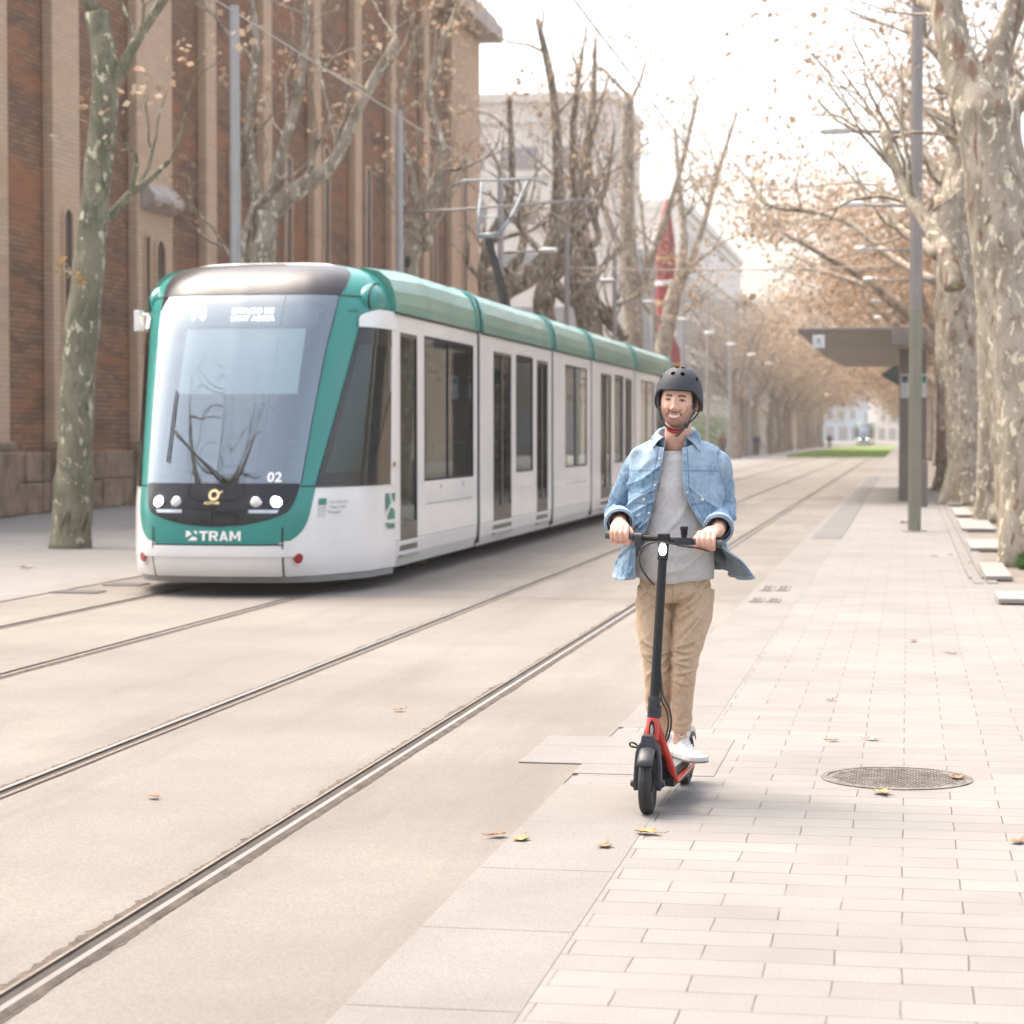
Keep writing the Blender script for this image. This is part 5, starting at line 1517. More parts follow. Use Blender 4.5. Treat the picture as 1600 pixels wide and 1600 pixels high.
mb = MB(); mb.tube([st(.478), st(.8), st(1.08), st(stB.z)], [.0205, .0195, .0185, .0185], 20); mb.build('stem', M_sc_black, sc, smooth=True, angle=60)
mb = MB(); mb.tube([st(1.045), st(1.05), st(1.125), st(1.13)], [.019, .0225, .0235, .02], 18); mb.obox(st(1.135)+Vector((0, 0, .004)), (.05, .045, .04))
mb.build('stem_head', M_sc_black, sc, bevel=.004)
c = st(1.092)+Vector((0, -.022, 0)); mb = MB(); mb.loft([[c+Vector((math.cos(a)*.0145*w, y, math.sin(a)*.026*w)) for a in [2*PI*k/24 for k in range(24)]] for y, w in ((.004, 1.1), (-.004, 1.0), (-.009, .8))]); mb.build('headlight', M_sc_lamp, sc, smooth=True, angle=50)
# handlebar
bL = at(946, 835.5, 9.50); bR = at(1129, 850, 9.45)
def bar(t): return bL+(bR-bL)*t
bx = bR-bL; 
mb = MB(); mb.tube([bar(.02), bar(.98)], .0125, 16); hb = mb.build('handlebar', M_sc_black, sc, smooth=True, angle=40)
M_grip = plain('grip_rubber', (.09, .088, .085), .7)
for a, b in ((0, .24), (.76, 1.0)): MB().tube([bar(a), bar(a+.005), bar(b-.005), bar(b)], [.0135, .0168, .0168, .0145], 18).build('grip', M_grip, hb, smooth=True, angle=40)
mb = MB(); mb.tube([bar(.255), bar(.315)], .021, 16); mb.obox(bar(.285)+Vector((0, -.012, -.022)), (.030, .022, .040))
mb.build('brake_clamp', M_sc_dark, hb, smooth=True, angle=35)
MB().tube([bar(.47), bar(.53)], .018, 16).build('stem_clamp', M_sc_dark, hb, smooth=True, angle=35)
mb = MB(); mb.obox(bar(.67)+Vector((0, -.008, -.001)), (.075, .030, .030))
mb.build('brake_clamp', M_sc_dark, hb, smooth=True, angle=35)
mb = MB(); mb.tube([bar(.62)+Vector((0, -.020, -.018)), bar(.72)+Vector((0, -.034, -.020)), bar(.80)+Vector((0, -.050, -.022)), bar(.90)+Vector((0, -.052, -.032))], [.009, .009, .0075, .005], 8, flat=[.6]*4)
mb.build('brake_lever', M_sc_black, hb, smooth=True)
mb = MB(); q = bar(.675); mb.tube([q+Vector((0, 0, .010)), q+Vector((0, 0, .024)), q+Vector((0, 0, .026)), q+Vector((0, -.002, .044)), q+Vector((0, -.002, .046)), q+Vector((0, -.002, .060)), q+Vector((0, -.002, .063))], [.012, .012, .0145, .0145, .0175, .0175, .013], 18)
mb.build('bell', M_sc_black, hb, smooth=True, angle=40)
mb = MB(); mb.tube(smooth_path([tuple(v) for v in (bar(.62)+Vector((0, -.022, -.016)), at(1030, 847, 9.42), at(1008, 852, 9.40), at(999, 868, 9.40), at(1001, 884, 9.40), at(1010, 900, 9.41), at(1022, 914, 9.43))], 6), .0042, 8)
mb.build('cable', M_cable, sc, smooth=True); mb = MB()
mb.tube(smooth_path([tuple(v) for v in (st(.60)+Vector((.016, 0, 0)), at(1036, 1086, 9.33), at(1045, 1105, 9.33), at(1049, 1128, 9.34), at(1045, 1150, 9.36), at(1037, 1166, 9.38))], 6), .0042, 8)
mb.build('cable', M_cable, sc, smooth=True); mb = MB()
mb.tube(smooth_path([tuple(v) for v in (st(.56)+Vector((.016, 0, 0)), at(1034, 1094, 9.34), at(1042, 1112, 9.35), at(1044, 1134, 9.36), at(1038, 1160, 9.38))], 6), .0034, 8)
mb.build('cable', M_cable, sc, smooth=True)
mb = MB(); mb.tube(smooth_path([tuple(v) for v in (at(1000, 1178, 9.34), at(998, 1168, 9.33), at(991, 1161, 9.32), at(984, 1161, 9.32), at(986, 1166, 9.32), at(995, 1168, 9.33))], 5), .0042, 8); mb.build('hook', M_cable, sc, smooth=True)
# red frame: head, two down members, deck rails
for sg in (-1, 1):
    mb = MB()
    path = [st(.365)+Vector((sg*.008, .026, 0)), st(.33)+Vector((sg*.020, .045, 0)), sp(.135, sg*.052, .235), sp(.185, sg*.078, .130), sp(.22, sg*.082, .112), sp(.32, sg*.083, .118), sp(.66, sg*.083, .135)]
    P_ = smooth_path([tuple(p) for p in path], 5)
    mb.tube(P_, [.020 if i < 8 else .0175 if i < 14 else .0125 for i in range(len(P_))], 12, flat=[1.0]*len(P_))
    mb.build('frame_rail', M_sc_red, sc, smooth=True)
mb = MB(); mb.loft([[sp(l, w, z) for w, z in ((-.075, zb), (.075, zb), (.078, zt-.01), (.070, zt), (-.070, zt), (-.078, zt-.01))] for l, zb, zt in ((.17, .10, .150), (.20, .085, .158), (.64, .085, .158), (.70, .11, .160))]); mb.build('deck', M_sc_black, sc, bevel=.004)
mb = MB(); mb.loft([[sp(l, w, z) for w, z in ((-.066, .1585), (.066, .1585), (.066, .1625), (-.066, .1625))] for l in (.19, .69)]); mb.build('deck_mat', M_mat, sc)
mb = MB()
for k in range(2): 
    mb.loft([[sp(.12, w, z) for w, z in ((-.035, .20), (.035, .20), (.03, .30), (-.03, .30))], [sp(.19, w, z) for w, z in ((-.06, .10), (.06, .10), (.06, .157), (-.06, .157))]]) if k == 0 else None
mb.build('deck_neck', M_sc_black, sc)
mb = MB(); rings = []
for k in range(12):
    a = R(15)+R(130)*k/11; rr = .140
    c_ = RWc-Vector((math.sin(YAW), math.cos(YAW), 0))*(math.cos(a)*rr)+Vector((0, 0, math.sin(a)*rr))
    rd = (c_-RWc).normalized(); axv = Vector((math.cos(YAW), -math.sin(YAW), 0))
    rings.append([c_+axv*x+rd*z for x, z in ((-.036, -.018), (-.034, .004), (-.018, .011), (.018, .011), (.034, .004), (.036, -.018), (.031, -.018), (.029, .001), (0, .006), (-.029, .001), (-.031, -.018))])
mb.loft(rings); mb.build('rear_fender', M_silver, sc, smooth=True, angle=50)
mb = MB()
for sg in (-1, 1): mb.tube([sp(.66, sg*.05, .13), sp(.76, sg*.043, .125), sp(.83, sg*.043, .12)], .016, 10)
mb.build('rear_fork', M_sc_black, sc, smooth=True)

# ------------------------------------------------------------------ the rider
def nz(x, y, z): return noise.noise((x, y, z))
SK = Vector((0.66, 0.40, 0.305))
def lerp3(a, b, t): return Vector(a)*(1-t)+Vector(b)*t
def sst(a, b, x):
    t = min(1, max(0, (x-a)/(b-a))); return t*t*(3-2*t)
def ga(x, s): return math.exp(-(x/s)**2)

HC = at(1060, 627, 9.715)
HM = Matrix.Translation(HC) @ Matrix.Rotation(R(-4.0), 4, 'Z') @ Matrix.Rotation(R(4.0), 4, 'Y') @ Matrix.Rotation(R(-2), 4, 'X')
def mouthz(x): return -.0685+(x/.030)**2*.0105
def head_local(th, ph, grow=0.0):
    dx, dy, dz = math.sin(th)*math.cos(ph), -math.cos(th)*math.cos(ph), math.sin(ph)
    z = .118*dz
    cp = math.cos(ph)
    if dz < 0:
        fx_ = cp**.72/max(cp, 1e-6); fy_ = cp**.62/max(cp, 1e-6)
        cpx, cpy = min(fx_, 3)*cp, min(fy_, 3)*cp
    else: cpx = cpy = cp**.85
    x = .0765*math.sin(th)*cpx
    y = -math.cos(th)*cpy*(.092 if dy < 0 else .104)
    t = min(1, max(0, (-z-.018)/.10))
    x *= 1-.24*t**1.6
    if y > 0: y *= 1-.40*t
    front = sst(0.0, .05, -y)
    ax_ = abs(x); f = 0
    f += .012*ga(x, .0085)*sst(-.045, -.030, z)*(1-sst(.004, .022, z))+.004*ga(x, .010)*sst(-.04, 0, z)*(1-sst(.0, .03, z))
    f += .0165*ga(x, .0125)*ga(z+.036, .012)
    f += .006*ga(ax_-.013, .006)*ga(z+.039, .007)
    f -= .0095*ga(ax_-.030, .014)*ga(z-.001, .011)
    f += .0050*ga(ax_-.030, .010)*ga(z+.001, .0065)
    f += .0045*ga(ax_-.028, .020)*ga(z-.019, .007)
    f += .0075*ga(ax_-.041, .015)*ga(z+.034, .015)
    m = mouthz(x)
    wl = 1-sst(.022, .030, ax_)
    f += (.0045*ga(z-m-.0085, .0035)+.0055*ga(z-m+.0095, .0045)-.005*ga(z-m, .004))*wl
    f -= .0050*ga(ax_-(.020+(-.042-z)*.45), .0045)*sst(-.080, -.070, z)*(1-sst(-.045, -.036, z))
    f -= .004*ga(x, .016)*ga(z+.089, .006)
    f += .006*ga(x, .018)*ga(z+.106, .012)
    y -= f*front
    v = Vector((x, y, z))
    if grow: v += Vector((x, y, z*.9)).normalized()*grow
    return v
def head_col(p):
    x, y, z = p; ax_ = abs(x); fr = sst(0.02, .05, -y)
    c = SK.copy()
    c = lerp3(c, (.66, .33, .25), .5*ga(ax_-.040, .02)*ga(z+.03, .02)*fr)
    c = lerp3(c, (.64, .30, .22), .6*ga(x, .013)*ga(z+.036, .012)*fr)
    n_ = nz(x*180, y*180, z*180)
    m = mouthz(x)
    # stubble
    jaw = sst(.050, .075, ax_*.9+(-z)*.55)
    bd = sst(.046, .056, -z+.012*sst(.035, .055, ax_)*1.6)*sst(-.035, .01, -y)
    bd = max(bd, sst(.044, .052, ax_)*sst(.005, .03, -z)*(1-sst(.075, .12, ax_*0+abs(y-.0)*1.0))*.9)
    bd *= 1-ga(x, .018)*ga(z-m, .012)*.6
    mus = ga(z-m-.0155, .0045)*(1-sst(.026, .034, ax_))*fr
    edge = sst(.078, .100, math.hypot(x*1.15, z+.012))*sst(-.02, .03, -z-.03)
    gte = sst(.084, .094, -z)*(1-sst(.030, .045, ax_))
    bd = max(bd*.40, mus*.85, .80*edge*sst(0, .5, bd+.2), .66*gte, .55*ga(ax_-.031, .005)*ga(z+.070, .012))
    if z < -.125: bd *= .3
    c = lerp3(c, (.13, .065, .04), min(.82, max(0, bd*(1+.35*n_))))
    if fr > .1:
        wl = 1-sst(.025, .030, ax_)
        lip = max(ga(z-m-.0078, .0030), ga(z-m+.0088, .0040))*wl
        c = lerp3(c, (.50, .16, .14), min(1, lip*.85)*fr)
        th_ = (1-sst(.0042, .0060, abs(z-m)))*(1-sst(.0215, .0250, ax_))
        c = lerp3(c, (.76, .72, .67), th_*fr)
        cn = (1-sst(.0030, .005, abs(z-m)))*sst(.0225, .0255, ax_)*(1-sst(.027, .030, ax_))
        c = lerp3(c, (.10, .03, .03), cn*fr)
        bz = .0180+.0030*sst(.010, .030, ax_)-.0030*sst(.032, .047, ax_)
        br = ga(z-bz, .0042)*sst(.010, .016, ax_)*(1-sst(.040, .047, ax_))
        c = lerp3(c, (.045, .022, .014), min(1, br*1.15)*fr)
        ez = -.0005+.0022*math.cos((ax_-.030)/.013*PI/2)
        inside = 1-sst(.0105, .0135, abs(ax_-.030))
        white = (1-sst(.0018, .0034, abs(z-ez+.001)))*inside
        c = lerp3(c, (.55, .46, .42), white*fr*.45)
        iris = (1-sst(.0050, .0070, abs(ax_-.030)))*(1-sst(.0028, .0044, abs(z-ez+.0008)))
        c = lerp3(c, (.035, .02, .014), iris*fr)
        lash = 1.4*ga(z-ez-.0032+.0022*((ax_-.030)/.012)**2, .0021)*(1-sst(.013, .0165, abs(ax_-.031)))
        c = lerp3(c, (.05, .03, .02), min(1, lash)*fr)
        c = lerp3(c, (.38, .17, .12), .6*ga(z-ez+.0068, .0024)*inside*fr)
        c = lerp3(c, (.34, .14, .10), .55*ga(ax_-(.021+(-.042-z)*.45), .0030)*sst(-.078, -.068, z)*(1-sst(-.046, -.038, z))*fr)  # smile creases shaded by darkening the skin colour
        nost = ga(ax_-.0075, .0035)*ga(z+.0485, .0028)
        c = lerp3(c, (.12, .04, .03), nost*fr*.9)
    return c

body_v, body_f, body_c = [], [], []
def body_add(vs, fs, col):
    o = len(body_v)
    for v in vs: body_v.append(tuple(v)); body_c.append(col(v) if callable(col) else col)
    body_f.extend(tuple(i+o for i in f) for f in fs)
# head
NT, NP = 200, 180
vs = []; cs = []
for j in range(NP+1):
    ph = -PI/2+PI*j/NP
    for i in range(NT):
        # denser sampling towards the face
        u = i/NT*2*PI-PI; th = u-.45*math.sin(u)
        p = head_local(th, ph*.999); vs.append(HM @ p); cs.append(head_col(p))
fs = [(j*NT+i, j*NT+(i+1) % NT, (j+1)*NT+(i+1) % NT, (j+1)*NT+i) for j in range(NP) for i in range(NT)]
o0 = len(body_v); body_v += [tuple(v) for v in vs]; body_c += cs; body_f += [tuple(i+o0 for i in f) for f in fs]
# ears
for sg in (-1, 1):
    mb = MB(); mb.ball((0, 0, 0), (.008, .018, .031), 10)
    for k in range(len(mb.v)):
        x, y, z = mb.v[k]
        r_ = math.hypot(y/.018, z/.031)
        x += .007*sst(.55, .95, r_)-.003*ga(r_-.5, .3)
        mb.v[k] = (x, y+.006*(z/.03), z)
    M = HM @ Matrix.Translation((sg*.0765, .006, -.006)) @ Matrix.Rotation(sg*R(-24), 4, 'Z')
    body_add([M @ Vector((sg*v[0], v[1], v[2])) for v in mb.v], mb.f, lambda v: (.66, .31, .23))
# neck, core, arms, legs: one skin
elL = Vector(at(966, 801, 9.88)); elR = Vector(at(1130, 797, 9.88))
shL = at(1001, 724, 9.83); shR = at(1116, 723, 9.83)
wrL = at(968, 819, 9.565); wrR = at(1122, 829, 9.545)
gL = bar(.125); gR = bar(.865)
mb = MB()
mb.tube([(-1.000, 9.82, 1.42), (-.996, 9.80, 1.50), (-.990, 9.775, 1.57), (-.985, 9.765, 1.64)], [.068, .060, .0575, .058], 20)
mb.tube([(-1.0, 9.80, .93), (-1.003, 9.80, 1.10), (-1.003, 9.80, 1.3), (-1.0, 9.81, 1.42), (-1.0, 9.81, 1.47)], [.13, .13, .145, .14, .08], 20, flat=[.7]*5, up=(1, 0, 0))
for s_, e_, w_ in ((shL, elL, wrL), (shR, elR, wrR)):
    mb.tube([s_, (s_+e_)/2, e_, e_+(w_-e_)*.35, w_-(w_-e_)*.25, w_, w_+(w_-e_).normalized()*.012], [.048, .044, .038, .043, .036, .0285, .027], 16)
hipL = at(1024, 900, 9.80); knL = at(1026, 1035, 9.77); anL = at(1032, 1145, 9.92)
hipR = at(1088, 900, 9.80); knR = at(1072, 1040, 9.74); anR = at(1063, 1146, 9.78)
for h_, k_, a_ in ((hipL, knL, anL), (hipR, knR, anR)):
    mb.tube([h_, k_, (k_+a_)/2+Vector((0, .012, 0)), a_, a_-Vector((0, 0, .05))], [.055, .040, .031, .030, .033], 16)
vs, fs, _ = remeshed(mb, .006, 4)
body_add(vs, fs, lambda v: lerp3(SK, (.66, .36, .27), .3*(nz(v[0]*30, v[1]*30, v[2]*30)+.5)))
# hands
def hand(g, inn, wr):
    """inn = +1 when the thumb side points to +X."""
    axd = bx.normalized(); up = Vector((0, 0, 1)); fwd_ = Vector((0, -1, 0))
    def q(a, f, u): return g+axd*(inn*a)+fwd_*f+up*u
    h = MB()
    kn = []
    for i, (a, r, ln) in enumerate(((.032, .0105, 1.0), (.0105, .0110, 1.06), (-.0115, .0105, 1.0), (-.032, .0092, .86))):
        drop = (0, .002, .0, -.004)[i]
        K = q(a*.98, .006, .036+drop); kn.append(K)
        pts = [q(a*.9, -.030, .040), K, q(a, .029*ln, .020), q(a, .0335*ln, .004), q(a*.98, .026*ln, -.017), q(a*.96, .006, -.0265)]
        P_ = smooth_path([tuple(p) for p in pts], 4)
        n_ = len(P_); h.tube(P_, [r*(1.12 if abs(k-4) < 2 else 1.05 if abs(k-9) < 2 else 1.0 if k < 16 else .92) for k in range(n_)], 12)
    # palm: from wrist to the knuckle row
    W_ = Vector(wr)
    rings = []
    for t, hw, hh in ((0, .027, .021), (.25, .029, .021), (.5, .036, .020), (.75, .041, .018), (1, .041, .0125)):
        c_ = W_.lerp(q(0, 0, .030), t)+up*(.010*math.sin(t*PI))
        d_ = (q(0, 0, .030)-W_).normalized(); side = axd-d_*axd.dot(d_); side.normalize(); nn = side.cross(d_)
        rings.append([c_+side*(hw*math.cos(2*PI*k/20))+nn*(hh*math.sin(2*PI*k/20)) for k in range(20)])
    h.loft(rings)
    th_ = [q(.030, -.045, .030), q(.046, -.022, .012), q(.046, -.002, -.016), q(.036, .016, -.027), q(.022, .022, -.029)]
    P_ = smooth_path([tuple(p) for p in th_], 4)
    h.tube(P_, [.0155-.005*k/len(P_) for k in range(len(P_))], 12)
    vs, fs, _ = remeshed(h, .0021, 2, .4)
    def hc(v):
        c = SK.copy()
        dk = min((Vector(v)-K).length for K in kn)
        c = lerp3(c, (.68, .28, .21), .75*math.exp(-(dk/.013)**2))
        rel = Vector(v)-g
        c = lerp3(c, (.70, .30, .24), .5*sst(.0, .03, -rel.z))
        return c
    body_add(vs, fs, hc)
hand(gL, 1, wrL); hand(gR, -1, wrR)
me = bpy.data.meshes.new('person'); me.from_pydata(body_v, [], body_f)
bm = bmesh.new(); bm.from_mesh(me); bmesh.ops.recalc_face_normals(bm, faces=bm.faces); bm.to_mesh(me); bm.free()
me.polygons.foreach_set('use_smooth', [True]*len(me.polygons)); set_col(me, body_c)
M_skin = vcol_mat('skin', .5, 400, .12, sss=.25)
me.materials.append(M_skin)
rider = bpy.data.objects.new('person', me); COL.objects.link(rider)
tag(rider, 'smiling man in helmet, open denim jacket and beige trousers riding the scooter', 'person')

# hair under the helmet and sideburns
mb = MB(); vs = []; fs = []
NT2, NP2 = 96, 60
pts = {}
for j in range(NP2+1):
    for i in range(NT2):
        th = -PI+2*PI*i/NT2; ph = R(-25)+R(105)*j/NP2
        p = head_local(th, ph, .0045+.0015*nz(th*8, ph*8, 1)); pts[(i, j)] = len(vs); vs.append(p)
for j in range(NP2):
    for i in range(NT2):
        ids = (pts[(i, j)], pts[((i+1) % NT2, j)], pts[((i+1) % NT2, j+1)], pts[(i, j+1)])
        c = sum((vs[k] for k in ids), Vector())/4; th = math.atan2(c.x, -c.y)
        low = .058 if abs(th) < .75 else .058-.09*sst(.75, 1.15, abs(th)) if abs(th) < 1.7 else -.06
        if c.z > low: fs.append(ids)
mb.add([HM @ v for v in vs], fs); mb.build('hair', plain('dark_brown_hair', (.035, .02, .014), .6, var=.4, scale=60), rider, smooth=True)

# helmet
M_helmet = plain('matte_grey_helmet', (0.040, 0.043, 0.052), .6, var=.05, scale=4, bmp=.05, spec=.3)
def helm(th, t, g=0):
    """t 0 at the rim, 1 at the crown."""
    a_ = abs(th)
    rim = .045-.038*sst(.75, 1.35, a_)-.040*sst(1.3, 1.9, a_)
    zt = .150
    z = rim+(zt-rim)*math.sin(t*PI/2)
    k = min(1, max(0, (z+.03)/(zt+.03)))
    w = (1-k**2.5)**(1/2.5) if k < 1 else 0
    x = math.sin(th)*(.1065+g)*w; y = -math.cos(th)*(.126+g)*w+.010
    return Vector((x, y, z+g*.5*k))
mb = MB(); NTt, NZz = 80, 30
outer = [[HM @ helm(2*PI*i/NTt-PI, j/NZz) for i in range(NTt)] for j in range(NZz+1)]
inner = [[HM @ (helm(2*PI*i/NTt-PI, j/NZz, -.012)) for i in range(NTt)] for j in range(NZz)]
mb.loft(outer, cap=False); n0 = len(mb.v); 
mb.loft(list(reversed(inner)), cap=False)
base_i = n0+(NZz-1)*NTt
for i in range(NTt): mb.f.append((i, (i+1) % NTt, base_i+(i+1) % NTt, base_i+i)); mb.m.append(0)
hel = mb.build('helmet', M_helmet, rider, smooth=True, angle=60)
mb = MB(); mb.tube([HM @ helm(2*PI*i/NTt-PI, 0.0, -.003) for i in range(NTt+1)], .0035, 6); mb.build('rim_trim', M_sc_black, hel, smooth=True)
for (th, t) in ((-.27, .47), (.30, .47), (-.30, .80), (.42, .80), (1.15, .42), (-1.15, .42)):
    p = HM @ helm(th, t); e = .02
    a = HM @ helm(th+e, t)-HM @ helm(th-e, t); b = HM @ helm(th, t+e)-HM @ helm(th, t-e)
    n_ = a.cross(b).normalized(); a.normalize(); b = n_.cross(a)
    if (n_.dot(p-HC)) < 0: n_ = -n_
    mb = MB(); mb.add([p+n_*.0012+a*(.0098*math.cos(2*PI*k/24))+b*(.0098*math.sin(2*PI*k/24)) for k in range(24)], [tuple(range(24))])
    mb.build('vent', plain('vent_black', (.002, .002, .002), .95, spec=0), hel)
mb = MB()
def hl_(x, y, z): return tuple(HM @ Vector((x, y, z)))
mb.tube(smooth_path([hl_(-.082, -.030, .022), hl_(-.080, -.034, -.02), hl_(-.072, -.045, -.055), hl_(-.052, -.060, -.095), hl_(-.020, -.066, -.122), hl_(.020, -.062, -.126), hl_(.050, -.052, -.108)], 5), [.0045]*31, 8, flat=[1.6]*31)
mb.tube(smooth_path([hl_(.090, .010, .012), hl_(.094, .006, -.03), hl_(.082, -.01, -.062), hl_(.060, -.045, -.095)], 5), .004, 8)
mb.tube(smooth_path([hl_(.086, -.03, .02), hl_(.080, -.036, -.03), hl_(.062, -.05, -.085), hl_(.054, -.052, -.105)], 5), .004, 8)
mb.tube(smooth_path([hl_(.050, -.060, -.108), hl_(.036, -.066, -.128), hl_(.022, -.068, -.146), hl_(.010, -.068, -.152)], 4), .0055, 8, flat=[.6]*13)
mb.obox(HM @ Vector((.052, -.058, -.104)), (.020, .012, .022), ry=R(20))
mb.build('strap', M_cable, hel, smooth=True, angle=50)
mb = MB(); mb.tube(smooth_path([hl_(-.030, -.052, -.122), hl_(0, -.060, -.133), hl_(.030, -.054, -.128)], 4), [.008, .0095, .0105, .011, .011, .011, .0105, .0095, .008], 10); mb.build('chin_pad', plain('red_chin_pad', (.45, .02, .015), .6), hel, smooth=True)

# ---- clothes
def cloth_obj(name, vs, fs, cols, mat, thick=0):
    me = bpy.data.meshes.new(name); me.from_pydata([tuple(v) for v in vs], [], fs)
    me.polygons.foreach_set('use_smooth', [True]*len(me.polygons)); set_col(me, cols); me.materials.append(mat)
    o = bpy.data.objects.new(name, me); COL.objects.link(o); o.parent = rider
    return o
def ridge(x, y, z): return 1-abs(nz(x, y, z))*2.2
def crease(x, y, z): return max(0, 1-abs(nz(x, y, z))*4.5)**1.6
# t-shirt
TC = Vector((-1.003, 9.79, 0))
rings = []
SH = [(.955, .168, .122), (.99, .170, .126), (1.05, .168, .128), (1.15, .160, .123), (1.25, .158, .121), (1.35, .168, .118), (1.42, .170, .108), (1.465, .135, .095), (1.495, .098, .082), (1.518, .078, .072), (1.522, .072, .067)]
NR, NC = 90, 110
vs = []; cs = []
for j in range(NR+1):
    t = j/NR; z = .955+(1.522-.955)*t
    a_ = cr([(q[0], q[1]) for q in SH], z); b_ = cr([(q[0], q[2]) for q in SH], z)
    for i in range(NC):
        th = 2*PI*i/NC; x, y = math.sin(th)*a_, -math.cos(th)*b_
        f = .008*crease(x*6-z*5, z*3+x*3, 3)*sst(1.45, 1.30, z)+.0045*ridge(x*9-z*11, z*8+x*5, 3)+.007*nz(x*7, z*10+2, 5)*sst(1.45, 1.3, z)
        f += .010*ridge((x-(1.30-z)*.55)*13, z*2.0, 7)*sst(1.0, 1.15, z)*(1-sst(1.36, 1.44, z))*.6
        hem = -.022*ga(x, .12)*(1-sst(.955, 1.05, z))*(1 if math.cos(th) > 0 else 0)+.008*nz(x*12, 3, y*12)*(1-sst(.955, 1.0, z))
        n_ = Vector((math.sin(th), -math.cos(th), 0))
        vs.append(Vector((TC.x+x, TC.y+y, z+hem-.014*sst(1.46, 1.522, z)*max(0, math.cos(th))))+n_*f*(1 if math.cos(th) > -.2 else .3))
        g_ = .50+.03*nz(x*60, y*60, z*60)
        c = Vector((g_, g_*.985, g_*.98))
        if z > 1.505 or z < .967: c *= .93
        cs.append(c)
fs = [(j*NC+i, j*NC+(i+1) % NC, (j+1)*NC+(i+1) % NC, (j+1)*NC+i) for j in range(NR) for i in range(NC)]
o = cloth_obj('shirt', vs, fs, cs, vcol_mat('grey_marl_jersey', .9, 500, .2))
# trousers
mb = MB()
mb.tube([(-1.003, 9.795, 1.0), (-1.003, 9.795, .95), (-1.000, 9.795, .89), (-.998, 9.795, .845)], [.150, .154, .158, .142], 30, flat=[.74, .76, .76, .70], up=(1, 0, 0))
Lp = [(-1.083, 9.80, .90), tuple(at(1023, 960, 9.79)), tuple(at(1026, 1035, 9.76)), tuple(at(1029, 1090, 9.80)), tuple(at(1031, 1138, 9.90))]
Rp = [(-.918, 9.80, .90), tuple(at(1083, 955, 9.78)), tuple(at(1070, 1040, 9.73)), tuple(at(1066, 1090, 9.75)), tuple(at(1064, 1141, 9.77))]
for P0, rr in ((Lp, (.088, .081, .063, .057, .050)), (Rp, (.089, .083, .058, .050, .045))):
    P_ = smooth_path(P0, 6); T_ = [(k*6/(len(P_)-1)*(4/6)) for k in range(len(P_))]
    rad = [cr([(m, rr[m]) for m in range(5)], k/6) for k in range(len(P_))]
    mb.tube(P_, rad, 24, flat=[1.12]*len(P_), up=(1, 0, 0))
vs, fs, nr = remeshed(mb, .0058, 5)
FOLDS = [(1, -.945, .668, .40, .05, .010, .0075), (1, -.965, .640, -.15, .06, .011, .0075), (1, -.935, .612, .30, .05, .010, .007), (1, -.965, .586, -.35, .05, .009, .0075), (1, -.94, .548, .25, .045, .008, .008), (1, -.96, .50, -.3, .04, .006, .009),
         (1, -.93, .885, .55, .06, .008, .009), (1, -.92, .850, .75, .06, .009, .010), (1, -.94, .805, .9, .05, .008, .011), (1, -.93, .75, 1.1, .05, .006, .012), (1, -.96, .32, .2, .04, .005, .008),
         (-1, -1.08, .655, -.35, .05, .009, .0075), (-1, -1.06, .622, .20, .05, .010, .0075), (-1, -1.08, .590, -.30, .05, .008, .0075), (-1, -1.07, .54, .3, .04, .006, .009),
         (-1, -1.08, .885, -.50, .06, .008, .009), (-1, -1.09, .845, -.75, .06, .009, .010), (-1, -1.07, .80, -.95, .05, .007, .011), (-1, -1.06, .74, -1.1, .05, .006, .012)]
out = []; cs = []
for v, n_ in zip(vs, nr):
    x, y, z = v
    side = 1 if x > -1.0 else -1
    kn_ = ga(z-.60, .07)+.7*ga(z-.36, .10)+.5*ga(z-.85, .06)
    sl = side*.8
    f = .010*crease(x*4+3*side, y*3, z*13+x*sl*16)*(.22+kn_)+.010*crease(x*12-z*7*side+2, y*3, z*2.2+side)*(.45+ga(z-.76, .14))-.004+(.0025*ridge(x*5+5*side, y*4, z*22+x*sl*22)*(.15+kn_)+.003*nz(x*6, y*6, z*7)+.005*ridge(x*11-z*6*side, y*5, z*3.2)*(.35+ga(z-.78, .15)))
    f -= .006*kn_*.5
    f *= .45+.55*abs(n_.y)
    for (sd, xc, zc, sl_, w_, am, sg_) in FOLDS:
        if sd == side:
            dz_ = z-(zc+sl_*(x-xc)+3*(x-xc)**2)
            if abs(dz_) < .03: f += am*ga(x-xc, w_)*(ga(dz_, sg_)-.75*ga(dz_+sg_*1.6, sg_*.8))*(1 if n_.y < .2 else .3)
    f *= sst(.255, .33, z)
    out.append(v+n_*f)
    g_ = 1+.05*nz(x*70, y*70, z*70)+.04*nz(x*9, y*9, z*9)
    c = Vector((.50, .365, .250))*g_
    if n_.y < 0 and abs(x+1.0) < .003 and z > .84: c *= .72
    if n_.y < 0 and .955 < z < .962: c *= .8
    dpk = min(abs((x+1.10)-(z-.93)*.5), abs((x+.905)+(z-.93)*.5))
    if .87 < z < .965 and dpk < .0025 and n_.y < 0: c *= .75
    cs.append(c)
o = cloth_obj('trousers', out, fs, cs, vcol_mat('beige_cotton', .85, 600, .25))
